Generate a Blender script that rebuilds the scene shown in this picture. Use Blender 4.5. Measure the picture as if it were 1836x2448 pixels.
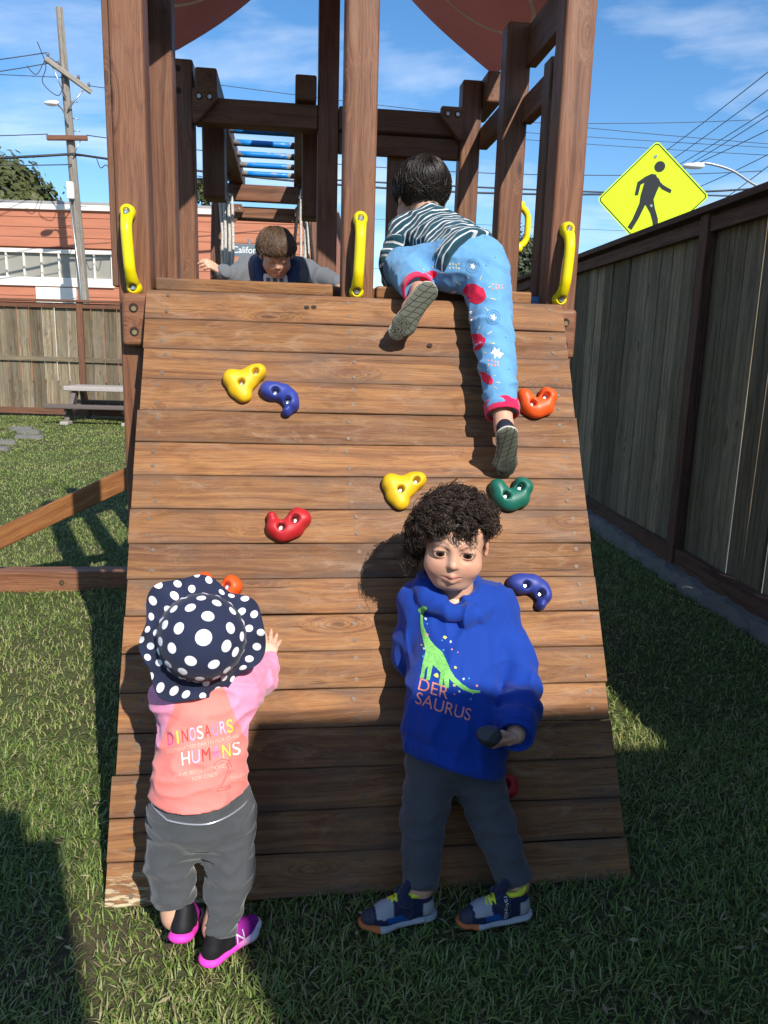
import bpy, bmesh, math, random
import numpy as np
from mathutils import Vector, Matrix
from mathutils.bvhtree import BVHTree

for _o in list(bpy.data.objects):
    bpy.data.objects.remove(_o)
SC = bpy.context.scene
COL = SC.collection
R = math.radians
rnd = random.Random(7)
NPR = np.random.RandomState(11)

# ------------------------------------------------------------------ camera
CAM = Vector((-0.1973, -1.4979, 1.1856))
YAW, PITCH, ROLL = 0.12353, 0.20507, -0.02903
_f = Vector((math.sin(YAW) * math.cos(PITCH), math.cos(YAW) * math.cos(PITCH), -math.sin(PITCH)))
_r = Vector((math.cos(YAW), -math.sin(YAW), 0))
_d = _f.cross(_r)
_r2 = math.cos(ROLL) * _r + math.sin(ROLL) * _d
_d2 = -math.sin(ROLL) * _r + math.cos(ROLL) * _d
cam_data = bpy.data.cameras.new('camera')
cam_data.sensor_fit = 'VERTICAL'
cam_data.sensor_height = 36.0
cam_data.lens = 36.0 * 1838.0 / 2448.0
cam_data.clip_start = 0.05
cam_data.clip_end = 3000
cam = bpy.data.objects.new('camera', cam_data)
COL.objects.link(cam)
_m = Matrix((_r2, -_d2, -_f)).transposed().to_4x4()
_m.translation = CAM
cam.matrix_world = _m
SC.camera = cam
SC.render.resolution_x, SC.render.resolution_y = 768, 1024

# ------------------------------------------------------------------ sky and sun
SUN_TO = Vector((0.38, -1.0, 0.83)).normalized()      # towards the sun
SUN_EL = math.asin(SUN_TO.z)
world = bpy.data.worlds.new('World')
SC.world = world
world.use_nodes = True
wn = world.node_tree
wn.nodes.clear()
w_out = wn.nodes.new('ShaderNodeOutputWorld')
w_bg = wn.nodes.new('ShaderNodeBackground')
w_sky = wn.nodes.new('ShaderNodeTexSky')
w_sky.sky_type = 'NISHITA'
w_sky.sun_disc = False
w_sky.sun_elevation = SUN_EL
w_sky.sun_rotation = math.atan2(SUN_TO.x, SUN_TO.y)
w_sky.air_density = 1.0
w_sky.dust_density = 0.15
w_sky.ozone_density = 3.5
w_bg.inputs['Strength'].default_value = 0.115
# thin wispy clouds everywhere in the sky, on a plane far above
w_tc = wn.nodes.new('ShaderNodeTexCoord')
w_sep = wn.nodes.new('ShaderNodeSeparateXYZ')
wn.links.new(w_tc.outputs['Generated'], w_sep.inputs[0])
def _wm(op, a, b):
    n = wn.nodes.new('ShaderNodeMath'); n.operation = op
    for i, v in enumerate((a, b)):
        if isinstance(v, (int, float)): n.inputs[i].default_value = v
        else: wn.links.new(v, n.inputs[i])
    return n.outputs[0]
_zz = _wm('ADD', _wm('MAXIMUM', w_sep.outputs[2], 0.0), 0.16)
w_cmb = wn.nodes.new('ShaderNodeCombineXYZ')
wn.links.new(_wm('DIVIDE', w_sep.outputs[0], _zz), w_cmb.inputs[0])
wn.links.new(_wm('DIVIDE', w_sep.outputs[1], _zz), w_cmb.inputs[1])
w_map = wn.nodes.new('ShaderNodeMapping')
w_map.inputs['Location'].default_value = (1.65, 2.3, 0)
w_map.inputs['Rotation'].default_value = (0, 0, R(25))
w_map.inputs['Scale'].default_value = (0.75, 1.25, 1)
wn.links.new(w_cmb.outputs[0], w_map.inputs[0])
w_noi = wn.nodes.new('ShaderNodeTexNoise')
w_noi.inputs['Scale'].default_value = 1.5
w_noi.inputs['Detail'].default_value = 9
w_noi.inputs['Roughness'].default_value = 0.55
w_noi.inputs['Distortion'].default_value = 0.35
wn.links.new(w_map.outputs[0], w_noi.inputs[0])
w_rmp = wn.nodes.new('ShaderNodeValToRGB')
w_rmp.color_ramp.elements[0].position = 0.48
w_rmp.color_ramp.elements[0].color = (0, 0, 0, 1)
w_rmp.color_ramp.elements[1].position = 0.84
w_rmp.color_ramp.elements[1].color = (0.8, 0.8, 0.8, 1)
wn.links.new(w_noi.outputs[0], w_rmp.inputs[0])
w_mix = wn.nodes.new('ShaderNodeMixRGB')
w_mix.inputs[2].default_value = (7.2, 7.6, 8.2, 1)
wn.links.new(w_rmp.outputs[0], w_mix.inputs[0])
w_hs = wn.nodes.new('ShaderNodeHueSaturation')
w_hs.inputs['Saturation'].default_value = 1.22
w_hs.inputs['Value'].default_value = 1.0
wn.links.new(w_sky.outputs[0], w_hs.inputs['Color'])
wn.links.new(w_hs.outputs[0], w_mix.inputs[1])
wn.links.new(w_mix.outputs[0], w_bg.inputs['Color'])
wn.links.new(w_bg.outputs[0], w_out.inputs['Surface'])

sun_data = bpy.data.lights.new('sun', 'SUN')
sun_data.energy = 4.4
sun_data.angle = R(0.53)
sun_data.color = (1.0, 0.94, 0.86)
sun = bpy.data.objects.new('sun', sun_data)
COL.objects.link(sun)
sun.rotation_euler = SUN_TO.to_track_quat('Z', 'Y').to_euler()
sun.location = SUN_TO * 30

SC.view_settings.view_transform = 'Standard'
SC.view_settings.look = 'None'
SC.view_settings.exposure = 0.60
SC.view_settings.gamma = 1.0
SC.view_settings.use_curve_mapping = False

# ------------------------------------------------------------------ object helpers
WM = {}
def link(name, mesh, M=None, parent=None):
    o = bpy.data.objects.new(name, mesh)
    COL.objects.link(o)
    M = Matrix() if M is None else M.copy()
    WM[o] = M
    if parent is not None:
        o.parent = parent
        o.matrix_basis = WM[parent].inverted() @ M
    else:
        o.matrix_basis = M
    return o
def tag(o, label, cat, group=None):
    o['label'] = label; o['category'] = cat
    if group: o['group'] = group
    return o
def structure(o):
    o['kind'] = 'structure'; return o
def empty(name, loc):
    return link(name, None, Matrix.Translation(Vector(loc)))
def setmat(me, *mats):
    me.materials.clear()
    for m in mats: me.materials.append(m)
    return me
def mesh_np(name, V, F, mat=None, smooth=True):
    me = bpy.data.meshes.new(name)
    V = np.asarray(V, np.float32)
    if isinstance(F, np.ndarray):
        n = F.shape[1]
        me.vertices.add(len(V)); me.vertices.foreach_set('co', V.ravel())
        me.loops.add(F.size); me.loops.foreach_set('vertex_index', F.ravel().astype(np.int32))
        me.polygons.add(len(F))
        me.polygons.foreach_set('loop_start', np.arange(0, F.size, n, dtype=np.int32))
        me.update(calc_edges=True)
    else:
        me.from_pydata([tuple(v) for v in V], [], F); me.update()
    if smooth:
        me.polygons.foreach_set('use_smooth', np.ones(len(me.polygons), bool))
    me.validate()
    if mat: me.materials.append(mat)
    return me
def bm_mesh(name, bm, mat=None, smooth=False):
    me = bpy.data.meshes.new(name)
    bmesh.ops.recalc_face_normals(bm, faces=bm.faces)
    bm.to_mesh(me); bm.free()
    if smooth:
        for p in me.polygons: p.use_smooth = True
    if mat: me.materials.append(mat)
    return me
def box_mesh(name, sx, sy, sz, mat, bev=0.003, seg=2, jit=0.0):
    bm = bmesh.new()
    bmesh.ops.create_cube(bm, size=1)
    for v in bm.verts:
        v.co = Vector((v.co.x * sx, v.co.y * sy, v.co.z * sz))
        if jit: v.co += Vector((rnd.uniform(-jit, jit), rnd.uniform(-jit, jit), rnd.uniform(-jit, jit) * .4))
    if bev:
        bmesh.ops.bevel(bm, geom=bm.edges[:], offset=bev, segments=seg, profile=0.5, affect='EDGES')
    me = bm_mesh(name, bm, mat)
    return me
def frame(x, up, at):
    x = Vector(x).normalized(); z = Vector(up); z = (z - x * z.dot(x)).normalized(); y = z.cross(x)
    M = Matrix((x, y, z)).transposed().to_4x4(); M.translation = Vector(at); return M
def board(name, parent, p0, p1, w, t, up, mat, bev=0.003, seg=2, jit=0.0):
    """timber from p0 to p1 (centre line); w across, t along 'up'"""
    p0, p1 = Vector(p0), Vector(p1)
    return link(name, box_mesh(name, (p1 - p0).length, w, t, mat, bev, seg, jit), frame(p1 - p0, up, (p0 + p1) / 2), parent)
def tube_data(pts, rad, n=8, cap=True):
    pts = [Vector(p) for p in pts]
    V, F = [], []
    t0 = (pts[1] - pts[0]).normalized()
    nrm = t0.orthogonal().normalized()
    for i, p in enumerate(pts):
        a = pts[max(i - 1, 0)]; b = pts[min(i + 1, len(pts) - 1)]
        t = (b - a).normalized()
        nrm = (nrm - t * nrm.dot(t)).normalized(); bn = t.cross(nrm)
        r = rad[i] if isinstance(rad, (list, tuple)) else rad
        for k in range(n):
            an = 2 * math.pi * k / n
            V.append(p + (nrm * math.cos(an) + bn * math.sin(an)) * r)
    for i in range(len(pts) - 1):
        for k in range(n):
            F.append((i * n + k, i * n + (k + 1) % n, (i + 1) * n + (k + 1) % n, (i + 1) * n + k))
    if cap:
        F.append(tuple(range(n - 1, -1, -1))); F.append(tuple(range((len(pts) - 1) * n, len(pts) * n)))
    return V, F
def merge(parts):
    V, F = [], []
    for v, f in parts:
        o = len(V); V += [tuple(x) for x in v]; F += [tuple(i + o for i in q) for q in f]
    return V, F
def tube(name, pts, rad, mat, parent=None, n=8, M=None):
    V, F = tube_data(pts, rad, n)
    c = Vector((0, 0, 0)) if M is None else None
    base = Vector(pts[0])
    V = [Vector(v) - base for v in V]
    return link(name, mesh_np(name, V, F, mat), Matrix.Translation(base), parent)
def smooth_path(pts, k=6):
    pts = [Vector(p) for p in pts]; out = []
    for i in range(len(pts) - 1):
        p0 = pts[max(i - 1, 0)]; p1 = pts[i]; p2 = pts[i + 1]; p3 = pts[min(i + 2, len(pts) - 1)]
        for j in range(k):
            t = j / k
            out.append(0.5 * ((2 * p1) + (p2 - p0) * t + (2 * p0 - 5 * p1 + 4 * p2 - p3) * t * t + (3 * p1 - p0 - 3 * p2 + p3) * t ** 3))
    out.append(pts[-1]); return out

# ------------------------------------------------------------------ materials
class NT:
    def __init__(s, name):
        s.m = bpy.data.materials.new(name); s.m.use_nodes = True
        s.t = s.m.node_tree; s.t.nodes.clear()
        s.out = s.n('ShaderNodeOutputMaterial'); s.b = s.n('ShaderNodeBsdfPrincipled')
        s.l(s.b.outputs[0], s.out.inputs[0])
    def n(s, k, **kw):
        x = s.t.nodes.new(k)
        for a, v in kw.items(): setattr(x, a, v)
        return x
    def l(s, a, b): s.t.links.new(a, b)
    def set(s, node, key, v):
        i = node.inputs[key]
        if hasattr(v, 'is_output') or isinstance(v, bpy.types.NodeSocket): s.l(v, i)
        else: i.default_value = v
    def obj(s, rnd_off=True):
        tc = s.n('ShaderNodeTexCoord')
        if not rnd_off: return tc.outputs['Object']
        oi = s.n('ShaderNodeObjectInfo')
        m = s.n('ShaderNodeVectorMath', operation='MULTIPLY_ADD')
        s.l(oi.outputs['Random'], m.inputs[0]); m.inputs[1].default_value = (37.3, 19.1, 53.7)
        s.l(tc.outputs['Object'], m.inputs[2])
        return m.outputs[0]
    def random(s):
        return s.n('ShaderNodeObjectInfo').outputs['Random']
    def map(s, v, scale=(1, 1, 1), rot=(0, 0, 0), loc=(0, 0, 0)):
        m = s.n('ShaderNodeMapping'); s.l(v, m.inputs[0])
        m.inputs['Scale'].default_value = scale; m.inputs['Rotation'].default_value = rot; m.inputs['Location'].default_value = loc
        return m.outputs[0]
    def noise(s, v, scale, detail=4, rough=.5, dist=0.0, color=False):
        n = s.n('ShaderNodeTexNoise'); s.l(v, n.inputs['Vector'])
        n.inputs['Scale'].default_value = scale; n.inputs['Detail'].default_value = detail
        n.inputs['Roughness'].default_value = rough; n.inputs['Distortion'].default_value = dist
        return n.outputs['Color' if color else 'Fac']
    def voro(s, v, scale, feature='F1', rand=1.0, dim='3D', out='Distance'):
        n = s.n('ShaderNodeTexVoronoi'); n.voronoi_dimensions = dim; n.feature = feature
        s.l(v, n.inputs['Vector']); n.inputs['Scale'].default_value = scale; n.inputs['Randomness'].default_value = rand
        return n.outputs[out]
    def math(s, op, a, b=0.0, c=0.0, clamp=False):
        n = s.n('ShaderNodeMath', operation=op, use_clamp=clamp)
        for i, v in enumerate((a, b, c)): s.set(n, i, v)
        return n.outputs[0]
    def ramp(s, f, stops, interp='LINEAR'):
        n = s.n('ShaderNodeValToRGB'); s.l(f, n.inputs[0]); e = n.color_ramp; e.interpolation = interp
        while len(e.elements) < len(stops): e.elements.new(0.5)
        for q, (p, c) in zip(e.elements, stops):
            q.position = p; q.color = (*c, 1) if len(c) == 3 else c
        return n.outputs[0]
    def fr(s, f, a, b, lo=0.0, hi=1.0):
        n = s.n('ShaderNodeMapRange'); s.set(n, 0, f); n.inputs[1].default_value = a; n.inputs[2].default_value = b
        n.inputs[3].default_value = lo; n.inputs[4].default_value = hi; return n.outputs[0]
    def mix(s, f, a, b, mode='MIX'):
        n = s.n('ShaderNodeMixRGB', blend_type=mode)
        for i, v in enumerate((f, a, b)):
            if isinstance(v, tuple) and len(v) == 3: v = (*v, 1)
            s.set(n, i, v)
        return n.outputs[0]
    def attr(s, name, out='Color'):
        n = s.n('ShaderNodeAttribute'); n.attribute_name = name; return n.outputs[out]
    def sep(s, v):
        n = s.n('ShaderNodeSeparateXYZ'); s.l(v, n.inputs[0]); return n.outputs
    def comb(s, x, y, z=0.0):
        n = s.n('ShaderNodeCombineXYZ')
        for i, v in enumerate((x, y, z)): s.set(n, i, v)
        return n.outputs[0]
    def bump(s, h, strength=.3, dist=.01):
        n = s.n('ShaderNodeBump'); s.l(h, n.inputs['Height']); n.inputs['Strength'].default_value = strength
        n.inputs['Distance'].default_value = dist; s.l(n.outputs[0], s.b.inputs['Normal']); return n.outputs[0]
    def done(s, col=None, rough=.6, metal=0.0, spec=.5, sss=0.0, sheen=0.0, trans=0.0):
        if col is not None:
            if isinstance(col, tuple) and len(col) == 3: col = (*col, 1)
            s.set(s.b, 'Base Color', col)
        s.set(s.b, 'Roughness', rough); s.b.inputs['Metallic'].default_value = metal
        s.b.inputs['Specular IOR Level'].default_value = spec
        if sss:
            s.b.inputs['Subsurface Weight'].default_value = sss
            s.b.inputs['Subsurface Radius'].default_value = (0.012, 0.004, 0.002)
            s.b.inputs['Subsurface Scale'].default_value = 0.6
        if sheen:
            s.b.inputs['Sheen Weight'].default_value = sheen; s.b.inputs['Sheen Roughness'].default_value = .5
        if trans: s.b.inputs['Transmission Weight'].default_value = trans
        return s.m
def hx(r, g, b):
    f = lambda c: ((c / 255 + .055) / 1.055) ** 2.4 if c > 10 else c / 255 / 12.92
    return (f(r), f(g), f(b))
def mulc(c, k): return tuple(x * k for x in c)

def wood_mat(name, base, dark, pale, grain=1.0, tvar=(.72, 1.18), edge=None, grey=(.22, .19, .17), greyamt=.35, rough=.55, knots=True, bump=.5, worn=None, spec=.35):
    t = NT(name)
    v = t.obj()
    # slow wobble of the grain
    wob = t.noise(t.map(v, (1.4, 5, 5)), 1.6, 2, .5, 0, True)
    wv = t.n('ShaderNodeVectorMath', operation='MULTIPLY_ADD'); t.l(wob, wv.inputs[0]); wv.inputs[1].default_value = (0, .055, .055); t.l(v, wv.inputs[2])
    v2 = wv.outputs[0]
    kn = None
    if knots:
        vk = t.map(v, (2.6, 9, 9))
        vd = t.voro(vk, 1.0)
        kn = t.fr(vd, .03, .26, 1, 0)
        push = t.n('ShaderNodeVectorMath', operation='MULTIPLY_ADD'); push.inputs[1].default_value = (0, .045, .045)
        t.l(kn, push.inputs[0]); t.l(v2, push.inputs[2]); v2 = push.outputs[0]
    bands = t.noise(t.map(v2, (0.55 * grain, 34 * grain, 34 * grain)), 2.0, 7, .62, .5)
    fine = t.noise(t.map(v2, (3.5 * grain, 190 * grain, 190 * grain)), 2.0, 5, .7, .2)
    big = t.noise(v, 3.2, 4, .6, .4)
    patch = t.noise(t.map(v, (2.0, 6, 6)), 2.3, 5, .62, .8)
    c = t.ramp(bands, [(.28, dark), (.44, base), (.60, pale), (.76, base)])
    c = t.mix(t.fr(fine, .46, .64, 0, .55), c, mulc(dark, .85), 'MIX')
    tone = t.fr(t.random(), 0, 1, tvar[0], tvar[1])
    hs = t.n('ShaderNodeHueSaturation'); t.l(c, hs.inputs['Color']); t.l(tone, hs.inputs['Value']); hs.inputs['Saturation'].default_value = 1.0
    c = hs.outputs[0]
    c = t.mix(t.fr(big, .46, .70, 0, greyamt), c, grey)
    c = t.mix(t.fr(patch, .60, .72, 0, .45), c, mulc(dark, .8))
    if kn is not None:
        core = t.fr(vd, .02, .085, 1, 0)
        rings = t.math('SINE', t.math('MULTIPLY', vd, 150))
        c = t.mix(t.math('MULTIPLY', t.fr(rings, 0, 1, 0, .5), t.fr(vd, .1, .24, 1, 0), clamp=True), c, mulc(dark, .7))
        c = t.mix(t.math('MULTIPLY', core, .8), c, mulc(dark, .45))
    if edge:
        sc = t.noise(t.map(v, (7, 22, 22)), 1.3, 8, .72, 1.2); sc2 = t.noise(v, 5.5, 3, .5)
        c = t.mix(t.math('MULTIPLY', t.fr(sc, .50, .66, 0, .62), t.fr(sc2, .35, .62, .15, 1)), c, (.30, .19, .115))
        cr = t.noise(t.map(v, (1.6, 70, 70)), 1.0, 2, .4, 1.5)
        c = t.mix(t.fr(cr, .70, .73, 0, .7), c, mulc(dark, .35))
        e3 = t.sep(t.n('ShaderNodeTexCoord').outputs['Object'])
        en = t.math('ADD', t.math('ABSOLUTE', e3[1]), t.fr(big, .3, .7, -.012, .012))
        c = t.mix(t.fr(en, edge * .72, edge, 0, .55), c, mulc(grey, .8))
    h = t.math('ADD', t.math('MULTIPLY', bands, .5), t.math('MULTIPLY', fine, .6))
    if worn:
        # bare splintered timber where the stain has peeled near the foot
        tc = t.n('ShaderNodeTexCoord'); s3 = t.sep(tc.outputs['Object'])
        wn_ = t.noise(t.map(tc.outputs['Object'], (9, 60, 60)), 1.5, 6, .65, .5)
        zone = t.fr(s3[0], worn[0], worn[1], 1, 0)
        zone = t.math('MULTIPLY', zone, t.fr(s3[1], worn[2], worn[3], 1, 0))
        msk = t.math('MULTIPLY', zone, t.fr(wn_, .48, .54, 0, 1))
        c = t.mix(msk, c, (.50, .42, .27))
        h = t.math('SUBTRACT', h, t.math('MULTIPLY', msk, 1.2))
    t.bump(h, bump, .0022)
    rr = t.fr(patch, .3, .7, rough - .08, rough + .15)
    return t.done(c, rr, spec=spec)
def plain(name, col, rough=.5, metal=0.0, spec=.5, var=.12, scale=30, bump=0.0, bscale=200, sheen=0.0, sss=0.0):
    t = NT(name); v = t.obj()
    n = t.noise(v, scale, 4, .6)
    hs = t.n('ShaderNodeHueSaturation'); hs.inputs['Color'].default_value = (*col, 1)
    t.l(t.fr(n, .25, .75, 1 - var, 1 + var), hs.inputs['Value'])
    if bump: t.bump(t.noise(v, bscale, 3, .6), bump, .002)
    return t.done(hs.outputs[0], rough, metal, spec, sheen=sheen, sss=sss)
def cloth(name, col, rough=.85, var=.10, weave=900, bump=.25, fleck=None, sheen=.25):
    t = NT(name); v = t.obj(False)
    n = t.noise(v, 14, 4, .6); w = t.noise(v, weave, 2, .7)
    hs = t.n('ShaderNodeHueSaturation'); hs.inputs['Color'].default_value = (*col, 1)
    t.l(t.fr(n, .25, .75, 1 - var, 1 + var), hs.inputs['Value'])
    c = hs.outputs[0]
    if fleck: c = t.mix(t.fr(w, .40, .66, 0, .7), c, fleck)
    t.bump(t.math('ADD', t.math('MULTIPLY', w, .35), t.noise(v, 60, 4, .6)), bump, .002)
    return t.done(c, rough, sheen=sheen, spec=.2)
# ------------------------------------------------------------------ smooth solid modelling (signed distance, surface nets)
def A(v): return np.asarray(v, np.float32)
def smin(a, b, k):
    if k <= 0: return np.minimum(a, b)
    h = np.clip(.5 + .5 * (b - a) / k, 0, 1)
    return b + (a - b) * h - k * h * (1 - h)
def sines(P, f, seed, n=5):
    r = np.random.RandomState(seed); o = 0
    for i in range(n):
        d = r.normal(size=3); d /= np.linalg.norm(d)
        o = o + np.sin(P @ A(d * f * r.uniform(.6, 1.5)) + r.uniform(0, 6.28))
    return o / n
def wnoise(P, f, seed):
    """warped smooth noise, about -1..1"""
    W = np.stack([sines(P, f * .6, seed + 1), sines(P, f * .6, seed + 2), sines(P, f * .6, seed + 3)], 1) * (1.2 / f)
    return sines(P + W, f, seed + 4, 6) * 1.5
def folds(P, f, seed, amp, warp=1.0):
    """raised soft ridges like creased cloth (outward)"""
    n = wnoise(P, f * 3.4, seed)
    return -amp * (np.clip(1 - np.abs(n) * 1.5, 0, 1) ** 1.6 - .35)
class SDF:
    def __init__(s): s.ops = []; s.lo = np.full(3, 1e9); s.hi = np.full(3, -1e9); s.disp = None
    def _b(s, pts, r):
        for p in pts:
            s.lo = np.minimum(s.lo, np.asarray(p) - r); s.hi = np.maximum(s.hi, np.asarray(p) + r)
    def cap(s, a, b, ra, rb=None, k=.02, sq=None, f=1.0, op='u'):
        """tapered capsule; sq=(direction, factor): thinner along direction"""
        rb = ra if rb is None else rb
        a, b = A(a), A(b)
        if op == 'u': s._b((a, b), max(ra, rb) + .01)
        if sq is not None:
            d = A(sq[0]); d = d / np.linalg.norm(d); g = sq[1] - 1
        def fn(P):
            q = P - a; ab = b - a
            if sq is not None:
                q = q + np.outer(q @ d, d) * g; ab = ab + d * ((ab @ d) * g)
            t = np.clip(q @ ab / max(float(ab @ ab), 1e-9), 0, 1)
            r = ra + (rb - ra) * t
            return np.linalg.norm(q - t[:, None] * ab, axis=1) - r
        s.ops.append((op, fn, k)); return s
    def chain(s, pts, rad, k=.02, sq=None, kj=.0015):
        for i in range(len(pts) - 1): s.cap(pts[i], pts[i + 1], rad[i], rad[i + 1], k if i == 0 else kj, sq)
        return s
    def ell(s, c, r, M=None, k=.02, op='u'):
        c = A(c); r = A(r); M = np.eye(3, dtype=np.float32) if M is None else A(M)   # rows = local axes
        if op == 'u': s._b((c,), float(r.max()) + .01)
        def fn(P):
            q = (P - c) @ M.T
            l1 = np.linalg.norm(q / r, axis=1); l2 = np.linalg.norm(q / (r * r), axis=1)
            return l1 * (l1 - 1) / np.maximum(l2, 1e-6)
        s.ops.append((op, fn, k)); return s
    def rbox(s, c, half, rad, M=None, k=.01, op='u'):
        c = A(c); hf = A(half) - rad; M = np.eye(3, dtype=np.float32) if M is None else A(M)
        if op == 'u': s._b((c,), float(np.linalg.norm(half)) + .005)
        def fn(P):
            q = np.abs((P - c) @ M.T) - hf
            return np.linalg.norm(np.maximum(q, 0), axis=1) + np.minimum(q.max(1), 0) - rad
        s.ops.append((op, fn, k)); return s
    def cut(s, p, n, k=.004):
        """remove the side that n points to"""
        p = A(p); n = A(n); n = n / np.linalg.norm(n)
        s.ops.append(('i', lambda P: (P - p) @ n, k)); return s
    def cutin(s, p, n, c, rad, k=.004):
        """the same but only inside a ball"""
        p = A(p); n = A(n); n = n / np.linalg.norm(n); c = A(c)
        s.ops.append(('c', lambda P: np.maximum(-((P - p) @ n), np.linalg.norm(P - c, axis=1) - rad), k)); return s
    def ev(s, P):
        d = None; done = s.disp is None
        for op, fn, k in s.ops:
            if op in 'ic' and not done and d is not None: d = d + s.disp(P); done = True
            e = fn(P)
            if d is None: d = e
            elif op == 'u': d = smin(d, e, k)
            elif op in 'sc': d = -smin(-d, e, k)
            elif op == 'i': d = -smin(-d, -e, k)
        if not done: d = d + s.disp(P)
        return d
    def mesh(s, h, lo=None, hi=None, relax=1):
        lo = (s.lo - 3 * h) if lo is None else np.asarray(lo); hi = (s.hi + 3 * h) if hi is None else np.asarray(hi)
        n = np.ceil((hi - lo) / h).astype(int) + 1
        ax = [lo[i] + h * np.arange(n[i]) for i in range(3)]
        # coarse pass: only evaluate near the surface
        st = 4
        cn = [int(math.ceil(n[i] / st)) for i in range(3)]
        cax = [lo[i] + h * (st * np.arange(cn[i]) + st / 2) for i in range(3)]
        CP = np.stack(np.meshgrid(*cax, indexing='ij'), -1).reshape(-1, 3).astype(np.float32)
        cd = s.ev(CP).reshape(cn)
        near = np.abs(cd) < h * st * 1.9 + .006
        F = np.repeat(np.repeat(np.repeat(cd, st, 0), st, 1), st, 2)[:n[0], :n[1], :n[2]].astype(np.float32).copy()
        nm = np.repeat(np.repeat(np.repeat(near, st, 0), st, 1), st, 2)[:n[0], :n[1], :n[2]]
        I = np.argwhere(nm)
        P = (lo + h * I).astype(np.float32)
        F[I[:, 0], I[:, 1], I[:, 2]] = s.ev(P)
        V, Q = surface_nets(F, lo, h)
        for _ in range(relax): V = relax_mesh(V, Q, .5)
        return V, Q
def surface_nets(F, lo, h):
    nx, ny, nz = F.shape; ins = F < 0
    c = [ins[i:nx - 1 + i, j:ny - 1 + j, k:nz - 1 + k] for i in (0, 1) for j in (0, 1) for k in (0, 1)]
    sm = sum(x.astype(np.int8) for x in c); mask = (sm > 0) & (sm < 8)
    idx = np.full(mask.shape, -1, np.int64); I = np.argwhere(mask); idx[mask] = np.arange(len(I))
    acc = np.zeros((len(I), 3)); cnt = np.zeros(len(I))
    off = [(i, j, k) for i in (0, 1) for j in (0, 1) for k in (0, 1)]
    val = {o: F[I[:, 0] + o[0], I[:, 1] + o[1], I[:, 2] + o[2]] for o in off}
    for a in off:
        for x in range(3):
            if a[x] == 0:
                b = list(a); b[x] = 1; b = tuple(b)
                fa, fb = val[a], val[b]; m = (fa < 0) != (fb < 0)
                t = np.where(m, fa / np.where(np.abs(fa - fb) < 1e-12, 1, fa - fb), 0)
                p = np.tile(np.array(a, float), (len(I), 1)); p[:, x] = t
                acc += p * m[:, None]; cnt += m
    V = lo + h * (I + acc / cnt[:, None])
    Q = []
    for x in range(3):
        y, z = (x + 1) % 3, (x + 2) % 3
        sl0 = [slice(None)] * 3; sl1 = [slice(None)] * 3; sl0[x] = slice(0, -1); sl1[x] = slice(1, None)
        d = ins[tuple(sl0)] != ins[tuple(sl1)]
        E = np.argwhere(d); E = E[(E[:, y] > 0) & (E[:, z] > 0) & (E[:, y] < F.shape[y] - 1) & (E[:, z] < F.shape[z] - 1)]
        if not len(E): continue
        def g(dy, dz):
            q = E.copy(); q[:, y] += dy; q[:, z] += dz; return idx[q[:, 0], q[:, 1], q[:, 2]]
        f = np.stack([g(-1, -1), g(0, -1), g(0, 0), g(-1, 0)], 1)
        flip = ~ins[E[:, 0], E[:, 1], E[:, 2]]
        f[flip] = f[flip][:, ::-1]
        Q.append(f)
    Q = np.concatenate(Q); Q = Q[(Q >= 0).all(1)]
    return V.astype(np.float32), Q
def relax_mesh(V, Q, w):
    acc = np.zeros_like(V); cnt = np.zeros(len(V))
    for i in range(4):
        for j in (1, 3):
            np.add.at(acc, Q[:, i], V[Q[:, (i + j) % 4]]); np.add.at(cnt, Q[:, i], 1)
    return V + w * (acc / np.maximum(cnt, 1)[:, None] - V)
def add_attr(me, name, data):
    data = np.asarray(data, np.float32)
    if data.ndim == 1:
        a = me.attributes.new(name, 'FLOAT', 'POINT'); a.data.foreach_set('value', data)
    elif data.shape[1] == 3:
        a = me.attributes.new(name, 'FLOAT_VECTOR', 'POINT'); a.data.foreach_set('vector', data.ravel())
    else:
        a = me.attributes.new(name, 'FLOAT_COLOR', 'POINT'); a.data.foreach_set('color', data.ravel())
def join_vq(parts):
    V, Q, o = [], [], 0
    for v, q in parts: V.append(v); Q.append(q + o); o += len(v)
    return np.concatenate(V), np.concatenate(Q)
def unit(v):
    v = np.asarray(v, float); return v / np.linalg.norm(v)
def lframe(fwd, up):
    """rows: lateral (right-hand side of fwd seen from above), forward, up"""
    f = unit(fwd); u = np.asarray(up, float); u = unit(u - f * (u @ f)); return np.stack([np.cross(f, u), f, u])
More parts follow.
